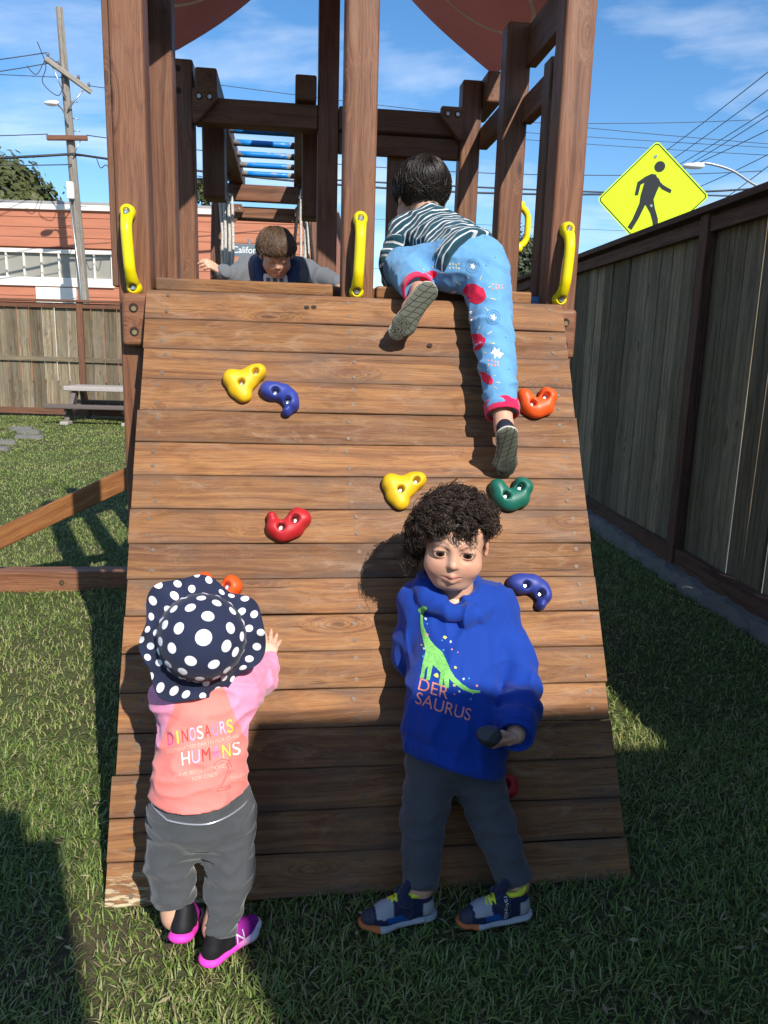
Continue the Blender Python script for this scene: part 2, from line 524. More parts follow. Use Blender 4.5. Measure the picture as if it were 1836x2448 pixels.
def hand_sdf(wrist, fwd, back, L, side, curl=(.3, .3, .35, .4), thumb=.5, spread=.06, k=.004):
    """five-fingered hand; back = direction of the back of the hand; side = +1 if the thumb lies at +lateral"""
    f = unit(fwd); z = np.asarray(back, float); z = unit(z - f * (z @ f)); x = np.cross(f, z) * side
    W = lambda p: np.asarray(wrist) + L * (p[0] * x + p[1] * f + p[2] * z)
    s = SDF()
    kx = [.165, .055, -.055, -.155]; ky = [.50, .53, .50, .45]; fl = [.40, .45, .41, .32]; fr = [.062, .064, .060, .053]
    s.cap(W((.03, -.12, 0)), W((0, .12, 0)), .135 * L, .14 * L, .03 * L)
    for i in range(4):
        s.cap(W((kx[i] * .62, .05, 0)), W((kx[i], ky[i] - .02, .0)), .085 * L, .075 * L, .035 * L)
    s.cap(W((.10, .10, -.04)), W((.14, .28, -.05)), .09 * L, .07 * L, .03 * L)
    for i in range(4):
        p = np.array([kx[i], ky[i], .01]); an = 0; sp = spread * (1.5 - i) * 1.2
        segs = (.46, .30, .24)
        for j, sg in enumerate(segs):
            an += curl[i] * (1.0, 1.15, .8)[j]
            d = np.array([math.sin(sp) * math.cos(an), math.cos(sp) * math.cos(an), -math.sin(an)])
            q = p + d * fl[i] * sg
            r0 = fr[i] * (1 - .09 * j); r1 = fr[i] * (1 - .09 * (j + 1))
            s.cap(W(p), W(q), r0 * L, r1 * L, k if j else .02 * L)
            p = q
    p = np.array([.17, .20, -.05])
    for j, (ln, an) in enumerate(((.20, thumb), (.15, thumb * .7))):
        d = np.array([math.sin(an) * .95, math.cos(an), -.25 - .1 * j]); d /= np.linalg.norm(d)
        q = p + d * ln
        s.cap(W(p), W(q), (.072 - .006 * j) * L, (.064 - .008 * j) * L, .015 * L if j == 0 else k)
        p = q
    return s
def head_sdf(c, Mh, H, face=True, closed=False, ears=True):
    """Mh rows: lateral, forward, up; H chin-to-crown height"""
    s = SDF(); Mh = np.asarray(Mh)
    W = lambda x, y, z: np.asarray(c) + H * (x * Mh[0] + y * Mh[1] + z * Mh[2])
    e = lambda p, r, k=.03, op='u': s.ell(W(*p), np.array(r) * H, Mh, k * H, op)
    cp = lambda a, b, ra, rb, k=.02, op='u': s.cap(W(*a), W(*b), ra * H, rb * H, k * H, op=op)
    e((0, -.05, .13), (.365, .445, .37))
    e((0, .14, -.14), (.30, .285, .33), .10)
    e((0, .24, -.395), (.12, .11, .10), .12)
    for sx in (-1, 1):
        e((sx * .175, .245, -.19), (.135, .115, .130), .12)
        cp((sx * .25, .05, -.30), (sx * .13, .22, -.40), .07, .07, .12)
    if face:
        for sx in (-1, 1):
            e((sx * .155, .46, .0), (.095, .10, .062), .10, 's')
            e((sx * .15, .325, .0), (.092, .086, .080), .02)
            cp((sx * .07, .385, .100), (sx * .22, .345, .105), .020, .016, .07)
        cp((0, .375, .03), (0, .422, -.10), .028, .036, .06)
        e((0, .440, -.120), (.043, .042, .038), .03)
        for sx in (-1, 1):
            e((sx * .040, .408, -.135), (.030, .036, .028), .02)
            e((sx * .022, .436, -.160), (.012, .016, .009), .010, 's')
        cp((-.100, .355, -.258), (0, .405, -.258), .022, .030, .03)
        cp((.100, .355, -.258), (0, .405, -.258), .022, .030, .03)
        cp((-.07, .365, -.306), (0, .385, -.318), .026, .032, .03)
        cp((.07, .365, -.306), (0, .385, -.318), .026, .032, .03)
        cp((-.118, .372, -.268), (0, .435, -.290), .006, .007, .012, 's')
        cp((.118, .372, -.268), (0, .435, -.290), .006, .007, .012, 's')
        if not closed:
            for sx in (-1, 1):
                e((sx * .15, .405, -.003), (.072, .06, .030), .012, 's')
    if ears:
        for sx in (-1, 1):
            e((sx * .375, -.045, -.02), (.032, .085, .125), .03)
            e((sx * .40, -.015, -.01), (.022, .048, .075), .02, 's')
            e((sx * .37, -.01, -.13), (.026, .04, .045), .03)
    return s, W
def hair_mesh(name, paths, r0, mat, ns=3):
    """paths: (N, K, 3) array of strand points -> one mesh of thin tapered tubes"""
    Pn = np.asarray(paths, np.float32); N, K, _ = Pn.shape
    T = np.gradient(Pn, axis=1); T /= np.maximum(np.linalg.norm(T, axis=2, keepdims=True), 1e-9)
    ref = np.tile(np.array([.3, .5, .8], np.float32), (N, K, 1))
    U = np.cross(T, ref); U /= np.maximum(np.linalg.norm(U, axis=2, keepdims=True), 1e-9); B = np.cross(T, U)
    tp = np.linspace(0, 1, K); rr = r0 * (1 - .75 * tp ** 2)
    V = np.empty((N, K, ns, 3), np.float32)
    for k in range(ns):
        a = 2 * math.pi * k / ns
        V[:, :, k] = Pn + (U * math.cos(a) + B * math.sin(a)) * rr[None, :, None]
    idx = np.arange(N * K * ns).reshape(N, K, ns); Q = []
    for k in range(ns):
        k2 = (k + 1) % ns
        Q.append(np.stack([idx[:, :-1, k], idx[:, :-1, k2], idx[:, 1:, k2], idx[:, 1:, k]], -1).reshape(-1, 4))
    me = mesh_np(name, V.reshape(-1, 3), np.concatenate(Q), mat)
    add_attr(me, 'rnd', np.repeat(NPR.rand(N), K * ns)); add_attr(me, 'tip', np.tile(np.repeat(tp, ns), N))
    return me
# ------------------------------------------------------------------ ground
def m_ground():
    t = NT('street_ground'); v = t.obj(False)
    n = t.noise(v, .8, 6, .6); f = t.noise(v, 60, 3, .7)
    c = t.mix(n, (.10, .098, .092), (.17, .165, .15)); c = t.mix(t.fr(f, .4, .7, 0, .5), c, (.07, .07, .068))
    t.bump(f, .3, .01); return t.done(c, .9)
def m_soil():
    t = NT('lawn_soil'); v = t.obj(False)
    a = t.noise(v, 2.2, 5, .6, .5); b = t.noise(v, 45, 5, .7); d = t.noise(v, 260, 3, .7)
    c = t.ramp(a, [(.30, (.125, .100, .060)), (.48, (.105, .120, .042)), (.66, (.115, .150, .048)), (.8, (.16, .135, .078))])
    c = t.mix(t.fr(b, .45, .65, 0, .75), c, (.040, .046, .018)); c = t.mix(t.fr(d, .56, .70, 0, .6), c, (.16, .135, .075))
    s3 = t.sep(v); px_ = t.math('ADD', t.math('ABSOLUTE', t.math('ADD', s3[1], .06)), t.fr(a, .3, .7, -.06, .06))
    bare = t.math('MULTIPLY', t.fr(px_, .05, .16, 1, 0), t.fr(t.math('ABSOLUTE', s3[0]), .70, .95, 1, 0))       # trodden earth at the foot of the ramp
    c = t.mix(t.math('MULTIPLY', bare, .6), c, t.mix(t.fr(b, .35, .65), (.075, .055, .038), (.15, .115, .08)))
    t.bump(t.math('ADD', b, t.math('MULTIPLY', d, .5)), .9, .02); return t.done(c, .95, spec=.15)
structure(link('ground', mesh_np('ground', [(-900, -400, -.06), (900, -400, -.06), (900, 1500, -.06), (-900, 1500, -.06)], [(0, 1, 2, 3)], m_ground(), False)))
def lawn_h(x, y):
    return .006 * np.sin(x * 3.1 + y * 1.7) + .005 * np.sin(x * 7.3 - y * 5.1 + 1)
def fence_x(y): return 1.965 + (y - 1.613) * .045
def back_y(x): return 11.93 - .16 * (x + 4.97)
_nx, _ny = 90, 90
_X, _Y = np.meshgrid(np.linspace(0, 1, _nx), np.linspace(-6.5, 12.9, _ny), indexing='ij')
_XX = -14 + (_X) * (fence_x(_Y) + .06 + 14)
_Z = np.where(_Y > -.4, lawn_h(_XX, _Y), lawn_h(_XX, _Y)) - .008
_I = np.arange(_nx * _ny).reshape(_nx, _ny)
_Q = np.stack([_I[:-1, :-1], _I[1:, :-1], _I[1:, 1:], _I[:-1, 1:]], -1).reshape(-1, 4)
structure(link('lawn', mesh_np('lawn', np.stack([_XX, _Y, _Z], -1).reshape(-1, 3), _Q, m_soil())))

# grass blades: one mass
def m_grass():
    t = NT('grass_blades'); a = t.attr('tone', 'Fac'); tp = t.attr('tip', 'Fac')
    c = t.ramp(a, [(0, (.080, .145, .028)), (.30, (.155, .250, .046)), (.55, (.240, .325, .070)), (.74, (.34, .355, .120)), (.90, (.47, .40, .22)), (1, (.20, .145, .085))])
    c = t.mix(t.math('MULTIPLY', tp, .30), c, (.17, .19, .075))
    t.done(c, .5, spec=.35)
    tr = t.n('ShaderNodeBsdfTranslucent'); t.l(c, tr.inputs[0])
    mx = t.n('ShaderNodeMixShader'); mx.inputs[0].default_value = .28
    t.l(t.b.outputs[0], mx.inputs[1]); t.l(tr.outputs[0], mx.inputs[2]); t.l(mx.outputs[0], t.out.inputs[0])
    return t.m
M_GRASS = m_grass()
def grass_mesh(zones, litter=()):
    Vs, Qs, Ts, Ps = [], [], [], []; o = 0
    for (x0, x1, y0, y1, n, ln, wd, seed) in zones:
        r = np.random.RandomState(seed)
        x = r.uniform(x0, x1, n); y = r.uniform(y0, y1, n)
        keep = (x < fence_x(y) - .10) & (y < back_y(x) - .1)
        keep &= ~((np.abs(x) < .60) & (y > .035) & (y < .75))
        # thin patches where the thatch shows
        foot = np.exp(-((y + .07) / .10) ** 2) * (np.abs(x) < .66)
        dens = .62 - .42 * foot + .38 * np.sin(x * 5.1 + 1.3 * np.sin(y * 4)) * np.sin(y * 6.3 + 1.7 * np.sin(x * 3.7))
        keep &= r.rand(n) < np.clip(dens + .3, .16, 1)
        x, y = x[keep], y[keep]; n = len(x)
        az = r.uniform(0, 2 * np.pi, n); L = ln * r.uniform(.45, 1.25, n); lean = np.clip(r.normal(1.15, .38, n), .2, 1.6); W = wd * r.uniform(.6, 1.3, n)
        tone = np.clip(r.beta(2.0, 2.6, n) + .18 * np.sin(x * 2.3 + y * 1.1) * np.sin(y * 2.9 - x), 0, .8)
        dry = r.rand(n) < .17; tone[dry] = r.uniform(.78, 1, dry.sum())
        lean[dry] = np.clip(lean[dry] + .4, 0, 1.55)
        dx, dy = np.cos(az), np.sin(az); sx, sy = -dy, dx
        tw = r.uniform(-.5, .5, n)
        pts = []
        bx, by, bz = x, y, lawn_h(x, y) - .012
        cur = np.stack([bx, by, bz], 1); ang = lean * .35
        segs = (0, .38, .36, .26)
        V = np.empty((n, 7, 3))
        hh = np.zeros(n)
        for i in range(4):
            if i:
                st = L * segs[i]
                cur = cur + np.stack([dx * np.sin(ang) * st, dy * np.sin(ang) * st, np.cos(ang) * st], 1)
                cur[:, 2] = np.maximum(cur[:, 2], bz + .004 + .004 * i)
                ang = ang + lean * .5
            w = W * (.8, 1, .75, 0)[i] * .5
            side = np.stack([sx, sy, tw * .8], 1) * w[:, None]
            if i < 3: V[:, 2 * i] = cur - side; V[:, 2 * i + 1] = cur + side
            else: V[:, 6] = cur
        b = o + np.arange(n)[:, None] * 7
        Q = np.concatenate([b + np.array([[0, 1, 3, 2]]), b + np.array([[2, 3, 5, 4]]), b + np.array([[4, 5, 6, 6]])])
        Vs.append(V.reshape(-1, 3)); Qs.append(Q); Ts.append(np.repeat(tone, 7)); Ps.append(np.tile([0, 0, .4, .4, .8, .8, 1], n)); o += n * 7
    for (x0, x1, y0, y1, n, seed) in litter:                # dead leaves and clippings lying on top
        r = np.random.RandomState(seed); x = r.uniform(x0, x1, n); y = r.uniform(y0, y1, n); az = r.uniform(0, 6.28, n); L = r.uniform(.004, .013, n); W = L * r.uniform(.18, .5, n)
        d = np.stack([np.cos(az), np.sin(az), r.uniform(-.25, .25, n)], 1); e = np.stack([-np.sin(az), np.cos(az), r.uniform(-.3, .3, n)], 1)
        c = np.stack([x, y, lawn_h(x, y) + r.uniform(.010, .024, n)], 1); V = np.empty((n, 7, 3))
        V[:, 0] = c - d * L[:, None]; V[:, 1] = V[:, 0] + e * .001; V[:, 2] = c - e * W[:, None]; V[:, 3] = c + e * W[:, None]; V[:, 4] = c + d * (L * .8)[:, None] - e * (W * .3)[:, None]; V[:, 5] = c + d * (L * .8)[:, None] + e * (W * .3)[:, None]; V[:, 6] = c + d * L[:, None]
        b = o + np.arange(n)[:, None] * 7
        Qs.append(np.concatenate([b + np.array([[0, 1, 3, 2]]), b + np.array([[2, 3, 5, 4]]), b + np.array([[4, 5, 6, 6]])])); Vs.append(V.reshape(-1, 3)); Ts.append(np.repeat(r.uniform(.84, 1, n), 7)); Ps.append(np.zeros(n * 7)); o += n * 7
    V = np.concatenate(Vs); Q = np.concatenate(Qs)
    quads = Q[Q[:, 2] != Q[:, 3]]; tris = Q[Q[:, 2] == Q[:, 3]][:, :3]
    me = bpy.data.meshes.new('lawn_grass')
    me.vertices.add(len(V)); me.vertices.foreach_set('co', V.astype(np.float32).ravel())
    nl = quads.size + tris.size
    me.loops.add(nl); me.loops.foreach_set('vertex_index', np.concatenate([quads.ravel(), tris.ravel()]).astype(np.int32))
    me.polygons.add(len(quads) + len(tris))
    me.polygons.foreach_set('loop_start', np.concatenate([np.arange(0, quads.size, 4), quads.size + np.arange(0, tris.size, 3)]).astype(np.int32))
    me.update(calc_edges=True)
    me.polygons.foreach_set('use_smooth', np.ones(len(me.polygons), bool))
    add_attr(me, 'tone', np.concatenate(Ts)); add_attr(me, 'tip', np.concatenate(Ps))
    me.materials.append(M_GRASS); return me
_g = link('lawn_grass', grass_mesh([
    (-1.7, 1.9, -.95, .75, 130000, .038, .0029, 1),
    (-2.6, 2.0, .75, 3.6, 90000, .034, .0036, 2),
    (-4.6, -.55, 3.2, 7.5, 55000, .030, .0060, 3),
    (-7.2, -1.0, 7.3, 12.2, 50000, .030, .0090, 4),
    (-.6, 2.3, 3.4, 8.0, 12000, .045, .010, 5)], [(-1.6, 1.8, -.9, 1.6, 520, 6), (-3.0, -.6, 1.6, 5, 260, 7)]))
_g['kind'] = 'stuff'

# ------------------------------------------------------------------ timber fences
M_FGREY = wood_mat('weathered_fence_wood', (.215, .165, .100), (.085, .062, .040), (.32, .262, .175), .45, (.50, 1.25), None, (.15, .135, .105), .5, .85, True, .6, spec=.12)
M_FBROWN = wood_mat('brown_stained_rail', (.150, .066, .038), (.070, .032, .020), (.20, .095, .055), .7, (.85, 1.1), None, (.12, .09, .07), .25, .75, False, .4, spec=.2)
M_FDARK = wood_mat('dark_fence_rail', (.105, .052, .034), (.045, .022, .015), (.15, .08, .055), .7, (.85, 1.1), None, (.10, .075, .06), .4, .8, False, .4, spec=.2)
def fence(label, A0, B0, H, posts, normal, bw=.142, gap=.004, m_rail=M_FBROWN, m_post=M_FBROWN, m_mid=M_FGREY, mid=True, cap=True, kick=.10, gaps=()):
    A0, B0 = Vector((*A0, 0)), Vector((*B0, 0)); L = (B0 - A0).length; u = (B0 - A0).normalized(); n = Vector((*normal, 0))
    n = (n - u * n.dot(u)).normalized()                 # towards the yard
    root = tag(empty('timber_fence', A0), label, 'fence')
    P = lambda s, off, z: A0 + u * s + n * off + Vector((0, 0, z))
    s = 0.0; i = 0
    r = random.Random(len(label))
    while s < L - .03:
        w = min(bw * r.uniform(.92, 1.06), L - s)
        g = gap + (r.random() < .12) * .004
        for gs, gw in gaps:
            if gs - w < s <= gs: g = gw
        o = board('fence_board', root, P(s + w / 2, r.uniform(-.009, .007), .07), P(s + w / 2, r.uniform(-.007, .005), H - .03), w - g, .014, n, M_FGREY, .0015, 1)
        s += w; i += 1
    for a, b in zip([0] + posts, posts + [L]):
        if b - a < .2: continue
        a2, b2 = a + .047, b - .047
        board('top_rail', root, P(a2, .032, H - .075), P(b2, .032, H - .075), .040, .075, (0, 0, 1), m_rail, .003)
        if mid: board('middle_rail', root, P(a2, .028, H * .5), P(b2, .028, H * .5), .034, .075, (0, 0, 1), m_mid, .003)
        board('bottom_rail', root, P(a2, .032, .03 + kick / 2), P(b2, .032, .03 + kick / 2), .040, kick, (0, 0, 1), m_rail, .003)
    for p in posts:
        board('post', root, P(p, .037, -.1), P(p, .037, H - .02), .09, .055, n, m_post, .004)
    if cap:
        board('cap_rail', root, P(0, .02, H), P(L, .02, H), .14, .036, (0, 0, 1), m_rail, .004)
    return root
fence('weathered grey board fence with brown posts behind the picnic table', (-9.6, back_y(-9.6)), (2.28, back_y(2.28)), 1.84,
      [1.30, 3.70, 6.13, 8.55, 10.95], (0, -1), bw=.205, gap=.010)
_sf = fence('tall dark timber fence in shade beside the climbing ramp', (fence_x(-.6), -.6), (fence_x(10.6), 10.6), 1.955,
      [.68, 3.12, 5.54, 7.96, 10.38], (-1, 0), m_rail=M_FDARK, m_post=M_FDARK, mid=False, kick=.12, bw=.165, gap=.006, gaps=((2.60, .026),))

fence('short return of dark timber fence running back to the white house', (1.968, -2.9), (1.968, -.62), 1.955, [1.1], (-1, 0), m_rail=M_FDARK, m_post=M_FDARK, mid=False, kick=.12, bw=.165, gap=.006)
# rough concrete footing along the side fence
def m_conc(name, c0, c1):
    t = NT(name); v = t.obj(); n = t.noise(v, 5, 6, .65); f = t.noise(v, 90, 4, .7)
    c = t.mix(n, c0, c1); c = t.mix(t.fr(f, .5, .7, 0, .5), c, mulc(c0, .5)); t.bump(t.math('ADD', n, f), .6, .01); return t.done(c, .92, spec=.2)
M_CONC = m_conc('rough_concrete', (.11, .10, .088), (.22, .21, .19))
_r = np.random.RandomState(5); _V, _F = [], []
_ys = np.linspace(.6, 10.4, 130)
for i, yy in enumerate(_ys):
    fx = fence_x(yy) - .055; w = .040 + .025 * _r.rand(); hgt = .050 + .018 * _r.rand() + .012 * math.sin(yy * 2.1)
    prof = [(-w - .03, -.02), (-w - .012, hgt * .55), (-w + .012, hgt), (0.03, hgt + .008), (.04, -.02)]
    for (dx, dz) in prof: _V.append((fx + dx + .008 * _r.randn(), yy, dz + .004 * _r.randn()))
for i in range(len(_ys) - 1):
    for k in range(4): _F.append((i * 5 + k, i * 5 + k + 1, (i + 1) * 5 + k + 1, (i + 1) * 5 + k))
tag(link('concrete_footing', mesh_np('concrete_footing', _V, _F, M_CONC, False)), 'rough pale concrete footing strip under the dark fence', 'footing')

# stepping stones in the lawn
M_STONE = m_conc('stepping_stone', (.14, .135, .12), (.22, .21, .19))
for (sx, sy, ax, ay, lb) in ((-3.88, 9.60, .15, .075, 'flat grey stepping stone nearest the picnic table'), (-3.66, 9.22, .15, .070, 'flat grey stepping stone second from the picnic table'),
                         (-3.46, 8.62, .17, .085, 'flat grey stepping stone third from the picnic table'), (-3.66, 8.05, .22, .080, 'largest flat grey stepping stone in the lawn'),
                         (-3.46, 7.40, .17, .090, 'flat grey stepping stone farthest from the picnic table')):
    bm = bmesh.new(); vs = []
    for k in range(18):
        a = 2 * math.pi * k / 18; q = 1 / max(abs(math.cos(a)) ** 4 + abs(math.sin(a)) ** 4, .01) ** .25 * rnd.uniform(.93, 1.05)
        vs.append(bm.verts.new((ax * q * math.cos(a), ay * q * math.sin(a), 0)))
    f = bm.faces.new(vs); e = bmesh.ops.extrude_face_region(bm, geom=[f]); bmesh.ops.translate(bm, vec=(0, 0, .05), verts=[v for v in e['geom'] if isinstance(v, bmesh.types.BMVert)])
    bmesh.ops.bevel(bm, geom=[q for q in bm.edges if all(v.co.z > .04 for v in q.verts)], offset=.008, segments=2, affect='EDGES')
    tag(link('stepping_stone', bm_mesh('stepping_stone', bm, M_STONE), Matrix.Translation((sx, sy, -.012))), lb, 'stone', 'stepping stones in the lawn')

# ------------------------------------------------------------------ picnic table
M_TTOP = plain('table_taupe_plastic', (.36, .32, .29), .5, var=.06); M_TDARK = plain('table_brown_plastic', (.115, .090, .080), .5, var=.08)
_t = tag(empty('picnic_table', (-3.02, 10.9, 0)), 'small plastic picnic table with pale top on the lawn by the fence', 'table')
_c = Vector((-3.02, 10.9, 0)); _ru = Vector((1, -.10, 0)).normalized(); _rv = Vector((.10, 1, 0)).normalized()
def TP(a, b, z): return _c + _ru * a + _rv * b + Vector((0, 0, z))
for j in range(4):
    board('table_top_panel', _t, TP(-.55, -.225 + .15 * j, .515), TP(.55, -.225 + .15 * j, .515), .143, .072, (0, 0, 1), M_TTOP, .014, 3)
for sb in (-1, 1):
    for j in range(2):
        board('bench_seat', _t, TP(-.72, sb * (.50 + .095 * j), .265), TP(.72, sb * (.50 + .095 * j), .265), .092, .060, (0, 0, 1), M_TDARK, .014, 3)
for sa in (-.42, .42):
    for sb in (-1, 1):
        board('leg', _t, TP(sa, sb * .14, .485), TP(sa + .03 * (1 if sa > 0 else -1), sb * .46, .0), .15, .07, (1, 0, 0), M_TDARK, .008)
        board('foot', _t, TP(sa + .03 * (1 if sa > 0 else -1), sb * .40, .02), TP(sa + .03 * (1 if sa > 0 else -1), sb * .60, .02), .12, .05, (0, 0, 1), M_TTOP, .01)
    board('seat_brace', _t, TP(sa, -.58, .215), TP(sa, .58, .215), .045, .06, (0, 0, 1), M_TDARK, .006)

# ------------------------------------------------------------------ red clapboard building across the street
def m_siding():
    t = NT('red_siding'); v = t.obj(); n = t.noise(t.map(v, (.3, 4, 4)), 2, 5, .6); b = t.noise(v, 30, 4, .6)
    c = t.ramp(n, [(.3, (.37, .140, .080)), (.6, (.45, .175, .102)), (.8, (.47, .200, .130))]); c = t.mix(t.fr(b, .55, .7, 0, .15), c, (.30, .12, .08))
    t.bump(b, .1, .01); return t.done(c, .8, spec=.25)
M_SID = m_siding(); M_TRIM = plain('cream_trim', (.72, .68, .60), .6, var=.05, scale=4)
def m_glass(name, col):
    t = NT(name); v = t.obj(); n = t.noise(v, 1.3, 3, .5)
    return t.done(t.mix(n, col, mulc(col, .6)), .45, spec=.3)
M_PANE = m_glass('dusty_window_glass', (.34, .33, .28))
_o = Vector((-8.83, 24.0, 0)); _u = Vector((1, -.117, 0)).normalized(); _n = Vector((-.117, -1, 0)).normalized()
bld = tag(empty('clapboard_building', _o), 'long red clapboard building with cream trim and a row of windows beyond the fence', 'building')
BP = lambda s, off, z: _o + _u * s + _n * off + Vector((0, 0, z))
S0, S1 = -9.0, 9.9
board('wall_core', bld, BP(S0, -3.1, 2.5), BP(S1, -3.1, 2.5), 6.0, 5.0, (0, 0, 1), M_SID, 0)
hs = .285; z = 0.0; WX1 = 3.32
while z < 5.0:
    h2 = min(hs, 5.06 - z)
    spans = [(S0, S1)]
    if z + h2 / 2 > 2.86 and z + h2 / 2 < 3.90: spans = [(WX1, S1)]
    for (a, b) in spans:
        bm = bmesh.new()
        prof = [(-.10, 0), (.030, .004), (.012, h2 + .01), (-.10, h2)]
        for sx in (a - (a + b) / 2, b - (a + b) / 2):
            [bm.verts.new((sx, p[0], p[1])) for p in prof]
        bm.verts.ensure_lookup_table()
        bm.faces.new([bm.verts[i] for i in (0, 1, 2, 3)]); bm.faces.new([bm.verts[i] for i in (7, 6, 5, 4)])
        for k in range(4): bm.faces.new([bm.verts[i] for i in (k, (k + 1) % 4, (k + 1) % 4 + 4, k + 4)])
        M = Matrix((_u, _n, Vector((0, 0, 1)))).transposed().to_4x4(); M.translation = BP((a + b) / 2, 0, z)
        link('siding_board', bm_mesh('siding_board', bm, M_SID), M, bld)
    z += hs
board('fascia', bld, BP(S0 - .1, .04, 5.13), BP(S1 + .1, .04, 5.13), .12, .16, (0, 0, 1), M_TRIM, .01)
board('roof', bld, BP(S0 - .2, -3.1, 5.25), BP(S1 + .2, -3.1, 5.25), 6.4, .08, (0, 0, 1), plain('roof_grey', (.30, .29, .28), .8), .01)
board('corner_trim', bld, BP(S1, .035, 0.02), BP(S1, .035, 5.04), .14, .05, _n, M_TRIM, .005)
board('window_sill_band', bld, BP(S0, .03, 2.98), BP(WX1, .03, 2.98), .10, .26, (0, 0, 1), M_TRIM, .01)
board('window_head', bld, BP(S0, .03, 3.87), BP(WX1, .03, 3.87), .10, .12, (0, 0, 1), M_TRIM, .01)
sx = WX1 - .05; k = 0
while sx > S0 + .6:
    wd = .50
    w = board('window', bld, BP(sx, .02, 3.11), BP(sx, .02, 3.81), .05, .09, _n, M_TRIM, .008)
    board('pane', w, BP(sx - .035 - wd / 2, -.035, 3.11), BP(sx - .035 - wd / 2, -.035, 3.81), wd - .04, .02, _n, M_PANE, 0)
    sx -= wd + .03 if k % 4 else wd + .03; k += 1
dr = board('door', bld, BP(1.55, .05, .03), BP(1.55, .05, 2.82), 1.05, .05, _n, M_TRIM, .006)
board('door_frame', dr, BP(.98, .055, .03), BP(.98, .055, 2.82), .08, .07, _n, M_TRIM, .006); board('door_frame', dr, BP(2.12, .055, .03), BP(2.12, .055, 2.82), .08, .07, _n, M_TRIM, .006)

# small white notice on the building wall
def text_mesh(s, size, mat, align='CENTER', sx=1.0, ext=0.0):
    cu = bpy.data.curves.new('lettering', 'FONT'); cu.body = s; cu.size = size; cu.align_x = align; cu.align_y = 'CENTER'; cu.extrude = ext
    ob = bpy.data.objects.new('tmp_text', cu); COL.objects.link(ob)
    bpy.context.view_layer.update()
    me = bpy.data.meshes.new_from_object(ob.evaluated_get(bpy.context.evaluated_depsgraph_get()))
    bpy.data.objects.remove(ob); bpy.data.curves.remove(cu)
    if sx != 1.0:
        for v in me.vertices: v.co.x *= sx
    me.materials.clear(); me.materials.append(mat); return me
M_WHITE = plain('white_paint', (.78, .78, .76), .5, var=.03)
M_SIGNGREY = plain('street_sign_grey', (.115, .15, .17), .45, var=.05)
_sg = link('street_name_sign', box_mesh('street_name_sign', .96, .02, .27, M_SIGNGREY, .006), Matrix.Translation((-1.15, 17.0, 3.35)) @ Matrix.Rotation(R(-4), 4, 'Z'))
tag(_sg, 'grey street name sign with white lettering seen past the rope swing', 'sign')
M = WM[_sg] @ Matrix.Translation((0, -.013, 0)) @ Matrix.Rotation(R(90), 4, 'X')
link('lettering', text_mesh('California', .205, M_WHITE, sx=.94, ext=.001), M, _sg)
tube('sign_pole', [(-1.15, 17.03, 0), (-1.15, 17.03, 3.6)], .03, plain('galvanised', (.35, .36, .36), .45, .7), _sg)

# ------------------------------------------------------------------ utility pole, wires
M_POLE = wood_mat('grey_pole_wood', (.21, .185, .15), (.085, .07, .055), (.32, .29, .25), .35, (.9, 1.1), None, (.24, .23, .21), .5, .9, False, .6, spec=.1)
M_METAL = plain('dull_metal', (.42, .43, .43), .4, .8, var=.1)
M_WIRE = plain('wire_black', (.030, .032, .036), .6)
M_INS = plain('insulator_grey', (.12, .12, .13), .3)
pb = Vector((-5.72, 21.0, 0)); pt = Vector((-6.06, 21.0, 9.48))
pole = tag(empty('utility_pole', pb), 'leaning weathered wooden utility pole with crossarms in front of the red building', 'utility pole')
PA = lambda z: pb + (pt - pb) * (z / 9.48)
def shaft(name, a, b, ra, rb, mat, par, n=14):
    V, F = tube_data([a + (b - a) * t for t in (0, .25, .5, .75, 1)], [ra + (rb - ra) * t for t in (0, .25, .5, .75, 1)], n)
    fr_ = frame(b - a, (0, 1, 0), a); inv = fr_.inverted()
    return link(name, mesh_np(name, [inv @ Vector(v) for v in V], F, mat), fr_, par)
shaft('pole_shaft', PA(-.06), PA(9.48), .155, .085, M_POLE, pole)
a1 = board('crossarm', pole, (-6.36, 20.62, 8.16), (-5.36, 20.98, 7.56), .11, .12, (0, 0, 1), M_POLE, .008)
for q in (.06, .3, .72, .95):
    p = Vector((-6.36, 20.62, 8.16)).lerp(Vector((-5.36, 20.98, 7.56)), q)
    tube('insulator', [p + Vector((0, 0, .06)), p + Vector((0, 0, .15)), p + Vector((0, 0, .19))], [.022, .04, .02], M_INS, a1)
tube('arm_brace', [(-6.22, 20.66, 8.03), (-5.97, 20.84, 7.35)], .018, M_METAL, pole)
tube('arm_brace', [(-5.5, 20.9, 7.62), (-5.95, 20.84, 7.05)], .018, M_METAL, pole)
board('crossarm', pole, (-6.49, 20.83, 6.36), (-5.48, 20.83, 6.41), .10, .115, (0, 0, 1), M_FBROWN, .008)
tube('arm_brace', [(-5.66, 20.83, 6.33), (-5.86, 20.84, 5.95)], .015, M_METAL, pole)
tube('lamp_arm', smooth_path([(-5.95, 20.85, 6.70), (-6.02, 20.75, 7.0), (-6.14, 20.6, 7.12)]), .022, M_METAL, pole)
_s = SDF(); _s.ell((0, 0, 0), (.17, .11, .06)).ell((.1, 0, .03), (.1, .07, .05)); _v, _q = _s.mesh(.015)
link('lamp_head', mesh_np('lamp_head', _v, _q, M_WHITE), Matrix.Translation((-6.26, 20.55, 7.11)), pole)
tr = link('junction_box', box_mesh('junction_box', .17, .14, .42, M_WHITE, .02), Matrix.Translation((-5.96, 20.80, 5.10)), pole)
tube('conduit', [(-6.0, 20.84, 4.9), (-5.85, 20.85, 2.8), (-5.78, 20.85, .3)], .022, M_METAL, pole)
